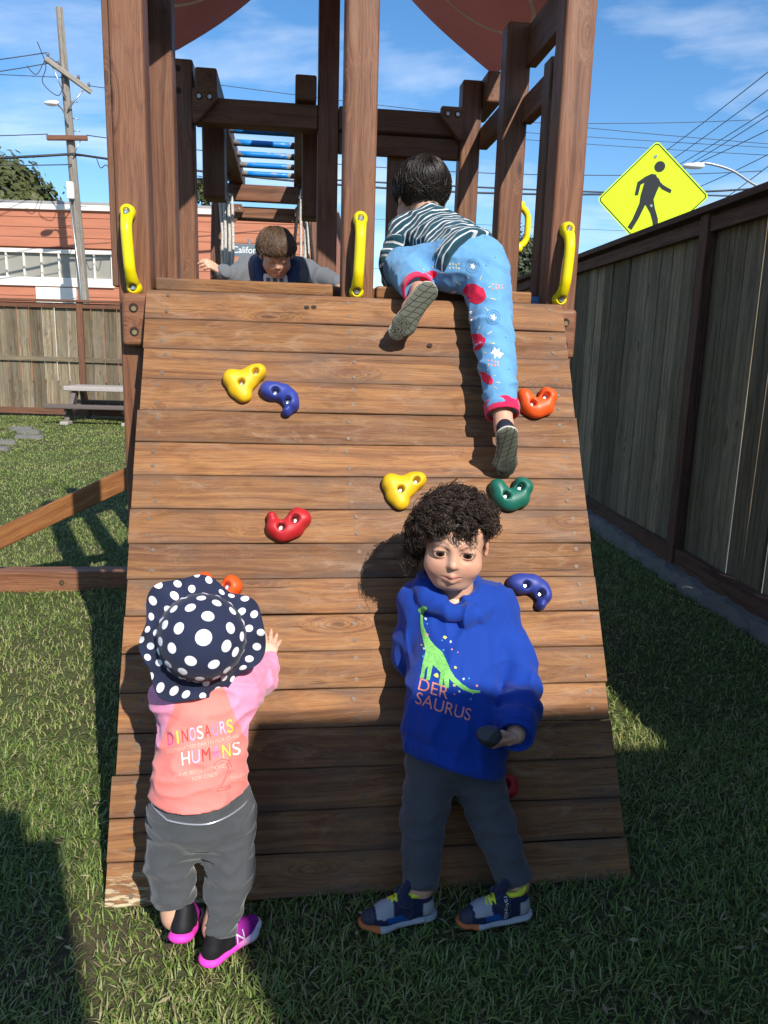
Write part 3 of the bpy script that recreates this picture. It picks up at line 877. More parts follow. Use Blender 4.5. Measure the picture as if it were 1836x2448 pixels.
for z_ in (6.0, 6.6, 6.9, 7.3, 4.75):
    tube('step_peg', [PA(z_) + Vector((.08, -.02, 0)), PA(z_) + Vector((.27, -.02, 0))], .012, M_METAL, pole)
def wire(a, b, sag, label, r=.012, par=None):
    a, b = Vector(a), Vector(b); pts = []
    for i in range(17):
        t = i / 16; pts.append(a.lerp(b, t) - Vector((0, 0, sag * 4 * t * (1 - t))))
    tag(tube('power_line', pts, r, M_WIRE, None, 5), label, 'wire')
wire((-20, 20.4, 5.6), (-5.86, 20.9, 6.02), .35, 'thick cable bundle leaving the wooden pole towards the left', .034)
wire((-5.86, 20.9, 6.02), (14, 22, 6.4), .5, 'thick cable bundle running from the wooden pole behind the playset', .03)
wire((-20, 20.0, 6.1), (-6.45, 20.83, 6.45), .3, 'thin wire tied to the left end of the lower brown crossarm', .012)
wire((-5.5, 20.83, 6.48), (14, 22, 6.9), .45, 'thin wire tied to the right end of the lower brown crossarm', .012)
wire((-20, 19.5, 6.9), (-6.33, 20.63, 8.3), .5, 'slack wire on the outermost insulator of the tilted crossarm', .012)
wire((-20, 18.6, 6.0), (-6.10, 20.72, 8.14), .5, 'slack wire on the second insulator of the tilted crossarm', .012)
wire((-20, 20.2, 8.0), (-5.62, 20.9, 7.85), .2, 'taut wire on the third insulator of the tilted crossarm', .009)
wire((-5.40, 20.97, 7.7), (14, 23, 8.6), .4, 'taut wire leaving the last insulator of the tilted crossarm', .009)
wire((-20, 20.6, 5.4), (-5.9, 20.85, 5.75), .2, 'thin cable fixed below the cable bundle on the wooden pole', .014)
tag(tube('cable_loop', smooth_path([(-6.5, 20.5, 8.5), (-6.35, 20.6, 8.0), (-6.45, 20.6, 7.6), (-6.1, 20.7, 7.35), (-6.0, 20.8, 7.9), (-6.3, 20.65, 8.2), (-6.55, 20.5, 7.75), (-6.75, 20.4, 7.9)]), .011, M_WIRE), 'tangled loop of cable hanging beside the tilted crossarm', 'cable')
tag(tube('cable_loop', smooth_path([(-5.3, 20.9, 6.0), (-5.2, 20.9, 5.72), (-5.05, 20.9, 5.8), (-4.95, 20.9, 5.68), (-4.85, 20.9, 6.0)]), .012, M_WIRE), 'small loop of cable hanging from the cable bundle', 'cable')
M_FAR = plain('far_wire', (.05, .055, .065), .6)
def wire2(a, b, sag, label, r):
    wire(a, b, sag, label, r)
HZ = [((-6, 30.0, 10.85), (24, 30.0, 9.85), .25, 'highest thin wire crossing the sky behind the playset', .012),
      ((-6, 30.2, 10.05), (24, 30.2, 9.88), .2, 'second thin wire crossing the sky behind the playset', .011),
      ((-6, 30.4, 9.9), (24, 30.4, 9.62), .2, 'third thin wire crossing the sky behind the playset', .011),
      ((-1.5, 30, 7.6), (24, 30.0, 8.05), .15, 'thick dark cable crossing behind the yellow crossing sign', .034),
      ((2.2, 30, 6.25), (24, 30.0, 6.5), .1, 'lowest faint wire crossing behind the playset railing', .008)]
for a, b, s_, lb, r_ in HZ: wire(a, b, s_, lb, r_)
DG = [((12.20, 16.90, 9.00), (14.62, 34.27, 9.00), 'top wire of the bundle running down the side street'), ((13.05, 18.29, 9.00), (15.44, 35.16, 9.00), 'second wire of the bundle running down the side street'),
      ((13.55, 19.19, 8.60), (14.94, 33.37, 8.60), 'third wire of the bundle running down the side street'), ((13.84, 19.64, 8.60), (15.43, 34.12, 8.60), 'fourth wire of the bundle running down the side street'),
      ((13.79, 19.74, 8.00), (13.67, 29.88, 8.00), 'fifth wire of the bundle running down the side street'), ((13.11, 18.69, 7.00), (17.48, 34.56, 7.00), 'lowest wire of the bundle crossing above the street lamp'),
      ((14.16, 20.40, 7.50), (14.72, 30.50, 7.50), 'sixth wire of the bundle running down the side street')]
for a, b, lb in DG: wire(a, b, .12, lb, .014)
wire((-2.0, 29, 3.9), (9, 29, 5.2), .2, 'faint low wire rising behind the railing of the playset', .008)
# street lamp on the right
_sl = tag(empty('street_lamp', (13.6, 20, 0)), 'grey street lamp on a long curved arm beyond the dark fence', 'street lamp')
tube('lamp_pole', [(13.6, 20, 0), (13.6, 20, 3), (13.6, 20, 5.7)], [.11, .09, .07], M_METAL, _sl)
tube('lamp_arm', smooth_path([(13.6, 20, 5.65), (12.56, 20, 6.07), (11.9, 20, 6.38), (11.2, 20, 6.52), (10.95, 20, 6.49)]), .035, M_METAL, _sl)
_s = SDF(); _s.ell((0, 0, 0), (.30, .14, .075)).ell((.14, 0, .02), (.2, .11, .08)); _v, _q = _s.mesh(.02)
link('lamp_head', mesh_np('lamp_head', _v, _q, M_WHITE), Matrix.Translation((10.75, 20, 6.43)), _sl)

# ------------------------------------------------------------------ yellow-green pedestrian crossing sign
def m_fluoro():
    t = NT('fluorescent_sign_sheet'); v = t.obj(False); n = t.voro(t.map(v, (1, 1, 1)), 420)
    c = t.mix(t.fr(n, 0, .6, 0, .12), (.62, .86, .010), (.50, .74, .008)); return t.done(c, .35, spec=.5)
M_FLUO = m_fluoro(); M_BLK = plain('sign_black', (.018, .018, .018), .5)
SGN = Matrix.Translation((3.63, 6.85, 2.88)) @ Matrix.Rotation(R(-24), 4, 'Z') @ Matrix.Rotation(R(90), 4, 'X') @ Matrix.Scale(.885, 4)
def poly_plate(name, pts, th, mat, M, par, z0=0.0, bev=0):
    bm = bmesh.new(); f = bm.faces.new([bm.verts.new((x, y, z0)) for x, y in pts])
    e = bmesh.ops.extrude_face_region(bm, geom=[f]); bmesh.ops.translate(bm, vec=(0, 0, th), verts=[v for v in e['geom'] if isinstance(v, bmesh.types.BMVert)])
    bmesh.ops.triangulate(bm, faces=[f for f in bm.faces if len(f.verts) > 4])
    return link(name, bm_mesh(name, bm, mat), M, par)
def rdiamond(h, r, n=6):
    out = []
    for k in range(4):
        a = k * math.pi / 2; c = Vector((math.cos(a), math.sin(a))) * (h - r * math.sqrt(2))
        for j in range(n + 1):
            b = a - math.pi / 4 + (math.pi / 2) * j / n; out.append((c.x + r * math.cos(b), c.y + r * math.sin(b)))
    return out
_cs = poly_plate('crossing_sign', rdiamond(.647, .05), .003, M_FLUO, SGN, None)
tag(_cs, 'fluorescent yellow diamond pedestrian crossing sign above the dark fence', 'sign')
def ring(name, h0, h1, r0, r1, z, mat, M, par):
    a, b = rdiamond(h0, r0), rdiamond(h1, r1); n = len(a)
    V = [(x, y, z) for x, y in a] + [(x, y, z) for x, y in b]; F = [(i, (i + 1) % n, n + (i + 1) % n, n + i) for i in range(n)]
    return link(name, mesh_np(name, V, F, mat, False), M, par)
ring('border', .628, .612, .042, .036, .0045, M_BLK, SGN, _cs)
WK = [(.035, .235), (.02, .265), (-.03, .275), (-.10, .245), (-.185, .185), (-.205, .035), (-.165, .035), (-.145, .155), (-.105, .175), (-.135, .03), (-.14, -.055), (-.205, -.24), (-.255, -.33), (-.205, -.365), (-.135, -.235), (-.07, -.075), (-.005, -.175), (.03, -.27), (.05, -.385), (.105, -.38), (.09, -.24), (.045, -.12), (.02, -.02), (.045, .065), (.07, .13), (.105, .095), (.205, .045), (.215, .085), (.12, .14), (.08, .175), (.06, .215)]
poly_plate('walking_figure', WK, .001, M_BLK, SGN, _cs, .0042)
poly_plate('figure_head', [(.055 + .062 * math.cos(2 * math.pi * k / 24), .352 + .062 * math.sin(2 * math.pi * k / 24)) for k in range(24)], .001, M_BLK, SGN, _cs, .0042)
for zz in (.47, -.09):
    poly_plate('bolt', [(0.0 + .017 * math.cos(k), zz + .017 * math.sin(k)) for k in [2 * math.pi * j / 12 for j in range(12)]], .008, M_METAL, SGN, _cs, .0042)
_pt = SGN @ Vector((0, .5, -.03)); tube('sign_post', [(_pt.x, _pt.y, 0), (_pt.x, _pt.y, _pt.z)], .03, M_METAL, _cs)

# ------------------------------------------------------------------ trees beyond
def m_leaf(name, c0, c1, c2):
    t = NT(name); a = t.attr('tone', 'Fac'); c = t.ramp(a, [(0, c0), (.55, c1), (1, c2)]); t.done(c, .55, spec=.3)
    tr = t.n('ShaderNodeBsdfTranslucent'); t.l(c, tr.inputs[0]); mx = t.n('ShaderNodeMixShader'); mx.inputs[0].default_value = .25
    t.l(t.b.outputs[0], mx.inputs[1]); t.l(tr.outputs[0], mx.inputs[2]); t.l(mx.outputs[0], t.out.inputs[0]); return t.m
M_LEAF = m_leaf('olive_foliage', (.035, .048, .016), (.085, .098, .030), (.155, .150, .055)); M_LEAF2 = m_leaf('grey_green_foliage', (.030, .042, .022), (.065, .080, .040), (.11, .115, .065))
M_BARK = wood_mat('bark', (.09, .07, .05), (.04, .03, .022), (.14, .11, .085), .3, (.9, 1.1), None, (.1, .09, .08), .4, .9, False, .8, spec=.1)
def tree(label, base, blobs, leaf, n, mat, seed):
    r = np.random.RandomState(seed); base = np.array(base, float)
    root = tag(empty('tree', base), label, 'tree')
    parts = []; top = np.array(blobs[0][0]) 
    parts.append(tube_data([base, base * .5 + np.array(blobs[0][0]) * .5 + np.array([.15, 0, 0]), np.array(blobs[0][0])], [.28, .2, .08], 10))
    for (c, q, w) in blobs[1:]:
        parts.append(tube_data([base * .45 + np.array(blobs[0][0]) * .55, np.array(c) * .6 + np.array(blobs[0][0]) * .4 - np.array([0, 0, .3]), np.array(c)], [.13, .09, .03], 7))
    V, F = merge(parts); V = [Vector(v) - Vector(base) for v in V]
    link('trunk', mesh_np('trunk', V, F, M_BARK), Matrix.Translation(Vector(base)), root)
    Vs, Ts = [], []
    wsum = sum(w for _, _, w in blobs)
    for (c, q, w) in blobs:
        m = int(n * w / wsum); nc = max(10, m // 60)
        d = r.normal(size=(nc, 3)); d /= np.linalg.norm(d, axis=1, keepdims=True)
        cc = np.array(c) + d * np.array(q) * (r.uniform(.55, 1.0, (nc, 1)) ** .6)
        k = r.randint(0, nc, m); cs = np.array(q).mean() * .26
        off = r.normal(size=(m, 3)) * cs * .55
        p = cc[k] + off
        nrm = off + .8 * (cc[k] - np.array(c)) + r.normal(size=(m, 3)) * cs * .7; nrm /= np.linalg.norm(nrm, axis=1, keepdims=True) + 1e-9
        a = np.cross(nrm, r.normal(size=(m, 3))); a /= np.linalg.norm(a, axis=1, keepdims=True) + 1e-9; b = np.cross(nrm, a)
        s = leaf * r.uniform(.6, 1.4, (m, 1))
        Vs.append(np.stack([p - a * s, p - b * s * .5, p + a * s, p + b * s * .5], 1).reshape(-1, 3))
        Ts.append(np.repeat(np.clip(r.beta(2, 2, m) * .7 + .3 * r.rand(nc)[k], 0, 1), 4))
    V = np.concatenate(Vs) - base; Q = np.arange(len(V)).reshape(-1, 4)
    me = mesh_np('crown', V, Q, mat, False); add_attr(me, 'tone', np.concatenate(Ts))
    link('crown', me, Matrix.Translation(Vector(base)), root)
tree('broad olive green tree rising behind the red building beside the pole', (-16.5, 45, 0), [((-16.4, 45, 7.6), (3.4, 3, 2.9), 5), ((-14.2, 44.5, 7.2), (1.9, 2, 1.9), 2.2), ((-17.8, 44, 9.2), (2.2, 2, 1.5), 2), ((-15.2, 44.5, 9.3), (1.5, 1.5, 1.1), 1.4), ((-19.5, 45, 7.5), (2.5, 2.4, 2.6), 2)], .21, 36000, M_LEAF, 3)
tree('thin feathery tree seen past the left swing rope', (-5.0, 46, 0), [((-5.15, 46, 7.2), (.75, .7, 1.5), 2), ((-5.3, 46, 9.4), (.55, .5, 1.2), 1.2), ((-5.6, 46, 5.9), (1.1, .9, .9), 1.4), ((-4.8, 46, 10.6), (.3, .3, .7), .5)], .16, 7000, M_LEAF, 4)
tree('grey green tree seen between the right railing posts', (10.3, 46, 0), [((10.4, 46, 6.2), (1.7, 1.5, 2.2), 3), ((9.3, 46, 5.0), (1.1, 1, 1.5), 1.2)], .14, 8000, M_LEAF2, 5)
tree('grey green tree beyond the yellow handle in the side opening', (13.3, 46, 0), [((13.2, 46, 6.4), (1.6, 1.5, 2.3), 3), ((14.5, 46, 5.0), (1.2, 1, 1.7), 1.2)], .14, 8000, M_LEAF2, 6)

# ------------------------------------------------------------------ unseen walls added behind the camera to cast the shadows in the yard
M_BOUNCE = m_conc('bounce_white', (.70, .68, .63), (.80, .78, .73))  # white chosen to bounce fill light on to the shaded ramp
_h = tag(empty('house', (3.5, -5, 0)), 'unseen house shaped to cast its shadow, standing behind the viewer at the right', 'house')
def wall_plate(name, pts, y0, th, mat, par):
    bm = bmesh.new(); f = bm.faces.new([bm.verts.new((x, y0, z)) for x, z in pts]); e = bmesh.ops.extrude_face_region(bm, geom=[f])
    bmesh.ops.translate(bm, vec=(0, -th, 0), verts=[v for v in e['geom'] if isinstance(v, bmesh.types.BMVert)])
    return link(name, bm_mesh(name, bm, mat), None, par)
wall_plate('gable_wall', [(.85, 0), (3.4, 0), (3.4, 2.987), (.934, 2.987), (.85, 2.49)], -3.0, .16, M_BOUNCE, _h)  # thin plate, corner sloped to shape the shadow edge on the ramp
board('wall', _h, (2.7, -5.3, 1.40), (3.35, -5.3, 1.40), 4.2, 2.80, (0, 0, 1), M_BOUNCE, .01)
board('roof', _h, (2.65, -5.3, 2.86), (3.4, -5.3, 2.86), 4.25, .10, (0, 0, 1), M_TRIM, .004)
_hd = board('door', _h, (1.45, -2.97, .02), (1.45, -2.97, 2.05), .9, .05, (0, 1, 0), M_TRIM, .006)
link('handle', box_mesh('handle', .03, .06, .12, M_METAL, .008), Matrix.Translation((1.80, -2.92, 1.0)), _hd)
_hw = board('window', _h, (2.75, -2.97, 1.0), (2.75, -2.97, 2.0), 1.0, .05, (0, 1, 0), M_TRIM, .006)
board('pane', _hw, (2.75, -2.94, 1.06), (2.75, -2.94, 1.94), .88, .02, (0, 1, 0), M_PANE, 0)
_h = tag(empty('blocker', (-1.2, -4, 0)), 'unseen added shed with a stepped front wall standing behind the viewer', 'blocker')
wall_plate('front_wall', [(-.75, 0), (.485, 0), (.485, 2.714), (.41, 2.714), (.41, 2.82), (-.75, 2.82)], -3.0, .12, M_BOUNCE, _h)  # added plate, steps cut to shape the shadow on the left lawn
board('wall', _h, (-.72, -4.2, 1.30), (-.3, -4.2, 1.30), 2.1, 2.60, (0, 0, 1), M_BOUNCE, .01)
board('roof', _h, (-.75, -4.2, 2.66), (-.28, -4.2, 2.66), 2.14, .08, (0, 0, 1), M_FDARK, .003)
# ------------------------------------------------------------------ the playset
CL, CB, CP = (.215, .090, .032), (.098, .039, .015), (.310, .145, .050)
M_PLANK = wood_mat('ramp_plank_stain', CL, CB, CP, .8, (.70, 1.16), .044, (.120, .074, .050), .50, .52, True, .8, spec=.22)
M_PLANKW = wood_mat('worn_ramp_plank_stain', CL, CB, CP, .8, (.74, 1.16), .044, (.135, .085, .060), .50, .55, True, .8, spec=.22, worn=(-.42, -.22, -.045, .05))
M_POST = wood_mat('playset_post_stain', (.168, .068, .033), (.080, .031, .016), (.240, .108, .054), .7, (.8, 1.12), None, (.17, .105, .078), .30, .50, True, .55, spec=.28)
M_BEAM = wood_mat('playset_beam_stain', (.145, .068, .036), (.070, .032, .019), (.185, .085, .044), .7, (.8, 1.1), None, (.10, .068, .05), .30, .54, True, .55, spec=.28)
M_BRACE = wood_mat('orange_brown_stain', (.215, .080, .024), (.125, .042, .013), (.30, .125, .040), .6, (.85, 1.1), None, (.2, .1, .05), .2, .45, False, .3, spec=.3)
M_BOLT = plain('zinc_bolt', (.62, .62, .62), .28, .95, var=.12)
M_BRASS = plain('brass_bolt', (.42, .31, .16), .35, .9, var=.2)
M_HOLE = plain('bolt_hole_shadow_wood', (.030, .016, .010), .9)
M_SCREW = plain('weathered_screw', (.13, .095, .068), .6, .3, var=.3)
PS = tag(empty('playset', (0, 1.4, 0)), 'brown stained wooden playset tower with climbing ramp and monkey bars', 'playset')
ANG = 1.0597; PIT = 1.5313 / 17
RE = Vector((0, math.cos(ANG), math.sin(ANG))); RN = Vector((0, -math.sin(ANG), math.cos(ANG)))
def RP(x, s, off=0.0): return Vector((x, 0, 0)) + RE * s + RN * off
# ramp planks, lowest first
_bm = bmesh.new()
bmesh.ops.create_circle(_bm, cap_ends=True, radius=.0050, segments=12); 
_f = _bm.faces[:]; _e = bmesh.ops.inset_region(_bm, faces=_f, thickness=.0018, depth=-.0007)
ME_SCREW = bm_mesh('screw', _bm, M_SCREW)
def plank_mesh(l, w, t, mat, ra, seed, rc=.004):
    """board whose long edges wander a little"""
    r = random.Random(seed); bm = bmesh.new(); n = 14; rows = []
    for i in range(n + 1):
        x = -l / 2 + l * i / n
        j = .0007
        y0 = -w / 2 + r.uniform(-j, j) + .0008 * math.sin(x * 7 + seed); y1 = w / 2 + r.uniform(-j, j) + .0008 * math.sin(x * 6 + seed * 2)
        zt = .0012 * math.sin(x * 4 + seed * 1.3)
        if i in (0, n) and ra: y0 += 0
        b = .0019
        rows.append([bm.verts.new(p) for p in ((x, y0, -t), (x, y0, zt - b), (x, y0 + b, zt), (x, y1 - b, zt), (x, y1, zt - b), (x, y1, -t))])
    for a, c in zip(rows, rows[1:]):
        for k in range(6): bm.faces.new((a[k], a[(k + 1) % 6], c[(k + 1) % 6], c[k]))
    bm.faces.new(rows[0][::-1]); bm.faces.new(rows[-1])
    return bm_mesh('plank', bm, mat)
MR = Matrix((Vector((1, 0, 0)), RE, RN)).transposed().to_4x4()
PLANKS = []
for i in range(17):
    s = (i + .5) * PIT; w = PIT - .0008 - rnd.random() * .0010
    l = 1.18 + rnd.uniform(-.005, .006); off = rnd.uniform(-.0012, .0012)
    M = MR.copy(); M.translation = RP(rnd.uniform(-.002, .002), s, off)
    p = link('ramp_plank', plank_mesh(l, w, .036, M_PLANKW if i == 0 else M_PLANK, i == 0, i * 3 + 1), M, PS)
    PLANKS.append(p)
    for sx in (-.535 - .008 * (i % 2), -.035 + .01 * math.sin(i), .545):
        for sy in (-.26, .26):
            q = M @ Matrix.Translation((sx + rnd.uniform(-.006, .006), sy * PIT + rnd.uniform(-.006, .006), .0019))
            link('screw', ME_SCREW, q @ Matrix.Rotation(rnd.uniform(0, 3), 4, 'Z'), p)
for sx in (-.555, 0, .555):
    board('ramp_stringer', PS, RP(sx, .04, -.083), RP(sx, 1.44, -.083), .04, .088, RN, M_BEAM)
# two knot holes in the top boards
_kh = bmesh.new(); bmesh.ops.create_circle(_kh, cap_ends=True, radius=.0062, segments=10); ME_KH = bm_mesh('knot_hole', _kh, M_HOLE)
for (kx, ks, pi_) in ((-.155, 1.49, 16), (-.135, 1.492, 16), (.188, 1.383, 15)):
    M = MR.copy(); M.translation = RP(kx, ks, .0030); link('knot_hole', ME_KH, M @ Matrix.Scale(1.25, 4, (1, 0, 0)), PLANKS[pi_])

# posts
PX = (-.632, -.008, .603)
def post(x, y, z0, z1, w=.089, d=.089, mat=None, bev=.009):
    return board('post', PS, (x, y, z0), (x, y, z1), w, d, (0, -1, 0), mat or M_POST, bev, 3)
post(-.632, .846, -.1, 3.02); post(.603, .846, -.1, 3.02); post(-.008, .846, 1.16, 3.02, .093)
post(-.644, 1.465, -.1, 3.0); post(.600, 1.465, -.1, 2.335)
post(-.655, 2.146, -.1, 2.36, mat=M_POST); post(.588, 2.146, -.1, 2.36); post(-.042, 2.146, -.1, 3.0)
# rim board with counterbored bolts
rim = board('rim_board', PS, (-.664, .783, 1.2535), (.643, .783, 1.2535), .040, .143, (0, 0, 1), M_POST, .012, 3)
def disc(name, M, r, th, mat, par, seg=20, bev=.0):
    bm = bmesh.new(); bmesh.ops.create_cone(bm, cap_ends=True, segments=seg, radius1=r, radius2=r, depth=th)
    if bev: bmesh.ops.bevel(bm, geom=[e for e in bm.edges if all(v.co.z > 0 for v in e.verts)], offset=bev, segments=2, affect='EDGES')
    return link(name, bm_mesh(name, bm, mat), M, par)
FRONT = Matrix.Rotation(R(90), 4, 'X')
for bx in (-.630, .607):
    for bz in (1.286, 1.222):
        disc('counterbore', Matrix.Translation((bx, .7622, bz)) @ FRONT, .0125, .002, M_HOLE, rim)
        disc('bolt', Matrix.Translation((bx + .001, .761, bz - .003)) @ FRONT, .0075, .006, M_BRASS, rim, 6, .001)
# deck
for i in range(9):
    y = .868 + .0 + i * .1455
    x0, x1 = (-.700, .665)
    if i == 0:
        board('deck_board', PS, (-.578, .842, 1.3555), (-.078, .842, 1.3555), .060, .036, (0, 0, 1), M_PLANK, .006, 3)
        board('deck_board', PS, (.048, .842, 1.3555), (.515, .842, 1.3555), .060, .036, (0, 0, 1), M_PLANK, .006, 3)
    else:
        board('deck_board', PS, (-.585, y - .04, 1.3555), (.545, y - .04, 1.3555), .141, .036, (0, 0, 1), M_PLANK, .004)
board('deck_joist', PS, (-.56, .90, 1.285), (-.56, 2.10, 1.285), .038, .10, (0, 0, 1), M_BEAM); board('deck_joist', PS, (.53, .90, 1.285), (.53, 2.10, 1.285), .038, .10, (0, 0, 1), M_BEAM)
board('rim_board', PS, (-.664, 2.21, 1.27), (.643, 2.21, 1.27), .036, .14, (0, 0, 1), M_BEAM, .006)
M_BLUE = plain('blue_slide_plastic', (.07, .22, .42), .35)
board('slide_lip', PS, (.40, .905, 1.352), (.60, .905, 1.352), .05, .03, (0, 0, 1), M_BLUE, .01, 3)
# right side rails and balusters (tower side)
board('side_rail', PS, (.645, .891, 2.255), (.645, 1.42, 2.255), .038, .135, (0, 0, 1), M_BEAM, .005)
board('side_rail', PS, (.640, .891, 2.045), (.640, 1.42, 2.045), .038, .089, (0, 0, 1), M_BEAM, .005)
for y in (.985, 1.085):
    board('baluster', PS, (.612, y, 1.38), (.612, y, 2.10), .072, .022, (1, 0, 0), M_BEAM, .003)
board('side_rail', PS, (-.69, .891, 2.25), (-.69, 1.42, 2.25), .038, .135, (0, 0, 1), M_BEAM, .005)
board('side_rail', PS, (.645, 1.51, 2.12), (.645, 2.10, 2.12), .038, .089, (0, 0, 1), M_BEAM, .005)
board('trim_strip', PS, (-.684, .84, 1.345), (-.684, .84, 2.95), .05, .022, (1, 0, 0), M_BEAM, .003)
# back wall: cross beam, railing, gussets
board('cross_beam', PS, (-.610, 2.146, 2.168), (-.088, 2.146, 2.168), .089, .100, (0, 0, 1), M_BEAM, .006)
board('cross_beam', PS, (.004, 2.146, 2.172), (.543, 2.146, 2.172), .089, .094, (0, 0, 1), M_BEAM, .006)
board('railing_beam', PS, (.004, 2.150, 2.080), (.543, 2.150, 2.080), .040, .085, (0, 0, 1), M_BEAM, .005)
for x in (.272, .426): board('baluster', PS, (x, 2.178, 1.38), (x, 2.178, 2.06), .089, .020, (0, 1, 0), M_BEAM, .003)
board('baluster', PS, (.115, 2.178, 1.38), (.115, 2.178, 2.06), .03, .020, (0, 1, 0), M_BEAM, .003)
def gusset(x, z, sx, y, h=.135, w=.10):
    bm = bmesh.new(); pts = [(0, 0), (w * sx, 0), (w * sx, -.045), (0.012 * sx, -h), (0, -h)]
    if sx < 0: pts = pts[::-1]
    f = bm.faces.new([bm.verts.new((a, 0, b)) for a, b in pts]); e = bmesh.ops.extrude_face_region(bm, geom=[f])
    bmesh.ops.translate(bm, vec=(0, -.036, 0), verts=[v for v in e['geom'] if isinstance(v, bmesh.types.BMVert)])
    bmesh.ops.bevel(bm, geom=bm.edges[:], offset=.004, segments=2, affect='EDGES')
    g = link('gusset', bm_mesh('gusset', bm, M_BEAM), Matrix.Translation((x, y, z)), PS)
    for k in (.28, .72):
        M = Matrix.Translation((x + w * k * sx, y - .0365, z - .032)) @ FRONT
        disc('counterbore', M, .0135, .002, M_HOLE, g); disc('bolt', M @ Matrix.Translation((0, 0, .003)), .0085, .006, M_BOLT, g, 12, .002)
gusset(-.611, 2.240, 1, 2.100); gusset(.545, 2.236, -1, 2.100)
board('corner_block', PS, (.668, 2.03, 2.315), (.668, 2.34, 2.315), .07, .125, (0, 0, 1), M_BEAM, .010, 3)
for z in (2.32, 2.235):
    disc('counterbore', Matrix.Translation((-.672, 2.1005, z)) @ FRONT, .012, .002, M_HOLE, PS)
# monkey bars
M_RUNG = None
def m_rung():
    t = NT('chipped_blue_rung_paint'); v = t.obj(); n = t.noise(t.map(v, (4, 14, 14)), 2, 5, .6); e = t.sep(t.n('ShaderNodeTexCoord').outputs['Object'])
    edge = t.fr(t.math('ABSOLUTE', e[0]), .105, .15, 0, 1)
    m = t.fr(t.math('ADD', n, t.math('MULTIPLY', edge, .28)), .62, .66, 0, 1)
    c = t.mix(m, (.006, .19, .58), (.26, .27, .26)); return t.done(c, .38)
M_RUNG = m_rung()
for x in (-.553, -.139):
    board('monkey_bar_rail', PS, (x, 2.06, 2.270), (x, 4.10, 2.270), .090, .100, (0, 0, 1), M_BEAM, .008, 2)
for i, y in enumerate((2.54, 2.79, 3.04, 3.29, 3.55, 3.79)):
    V, F = tube_data([(-.165, 0, 0), (-.08, 0, 0), (.08, 0, 0), (.165, 0, 0)], .017, 14)
    link('rung', mesh_np('rung', V, F, M_RUNG), Matrix.Translation((-.346, y, 2.270)), PS)
board('cross_beam', PS, (-.70, 3.86, 2.165), (-.02, 3.86, 2.165), .06, .100, (0, 0, 1), M_POST, .006)
cb2 = board('cross_beam', PS, (-.60, 3.90, 2.045), (-.09, 3.90, 2.045), .045, .085, (0, 0, 1), M_POST, .006)
for x, sx in ((-.605, 1), (-.085, -1)):
    bm = bmesh.new(); pts = [(0, 0), (.085 * sx, 0), (.10 * sx, -.03), (.09 * sx, -.06), (.012 * sx, -.14), (0, -.14)]
    f = bm.faces.new([bm.verts.new((a, 0, b)) for a, b in (pts if sx > 0 else pts[::-1])]); e = bmesh.ops.extrude_face_region(bm, geom=[f]); bmesh.ops.translate(bm, vec=(0, -.03, 0), verts=[v for v in e['geom'] if isinstance(v, bmesh.types.BMVert)])
    g = link('gusset', bm_mesh('gusset', bm, M_POST), Matrix.Translation((x, 3.875, 2.095)), PS)
    for k in (.035, .07): disc('bolt', Matrix.Translation((x + k * sx, 3.843, 2.065)) @ FRONT, .009, .006, M_BOLT, g, 12, .002)
for sx, x in ((-1, -.66), (1, -.035)):
    board('frame_leg', PS, (x, 3.90, 2.33), (x + sx * .05, 3.62, -.05), .089, .089, (0, -1, 0), M_POST, .008)
    board('frame_leg', PS, (x + sx * .003, 3.99, 2.33), (x + sx * .05, 4.35, -.05), .089, .089, (0, -1, 0), M_POST, .008)
board('rail_bracket', PS, (-.553, 2.40, 1.86), (-.553, 2.40, 2.218), .10, .14, (0, 1, 0), M_BEAM, .008)
board('rail_bracket', PS, (-.100, 2.44, 1.80), (-.100, 2.44, 2.218), .10, .14, (0, 1, 0), M_BEAM, .008)
# swing-frame foot at the left: sill beam, brace
board('sill_beam', PS, (-3.3, 2.33, .036), (-.70, 2.33, .036), .10, .105, (0, 0, 1), M_POST, .006)
board('brace', PS, (-2.35, 2.20, -.115), (-.70, 2.20, .70), .045, .095, (-.44, 0, .9), M_BRACE, .005)
disc('bolt', Matrix.Translation((-1.31, 2.279, .035)) @ FRONT, .012, .006, M_HOLE, PS)
disc('bolt', Matrix.Translation((-1.308, 2.276, .034)) @ FRONT, .008, .006, M_BRASS, PS)

# fabric canopy: a sagging gable of faded cloth
def m_tarp():
    t = NT('faded_red_canopy'); v = t.obj(False); n = t.noise(v, 2.5, 5, .6); f = t.noise(v, 700, 2, .6)
    c = t.ramp(n, [(.3, (.47, .25, .24)), (.7, (.53, .29, .275))]); t.bump(f, .15, .001); t.done(c, .8, spec=.15)
    tr = t.n('ShaderNodeBsdfTranslucent'); t.l(c, tr.inputs[0]); mx = t.n('ShaderNodeMixShader'); mx.inputs[0].default_value = .38
    t.l(t.b.outputs[0], mx.inputs[1]); t.l(tr.outputs[0], mx.inputs[2]); t.l(mx.outputs[0], t.out.inputs[0]); return t.m
M_TARP = m_tarp()
def tarp_z(x, y):
    u = min(abs(x) / .70, 1); yy = (y - .74) / 1.42
    return 2.395 + .60 * (1 - u) ** 1.0 - .050 * math.sin(math.pi * u) - .035 * math.sin(math.pi * yy) * (1 - u) + .004 * math.sin(9 * x + 4 * y)
V, F = [], []; n1, n2 = 40, 28
for i in range(n1 + 1):
    for j in range(n2 + 1):
        x = -.71 + 1.41 * i / n1; y = .90 + 1.26 * j / n2
        V.append((x, y, tarp_z(x, y)))
for i in range(n1):
    for j in range(n2):
        a = i * (n2 + 1) + j; F.append((a, a + n2 + 1, a + n2 + 2, a + 1))
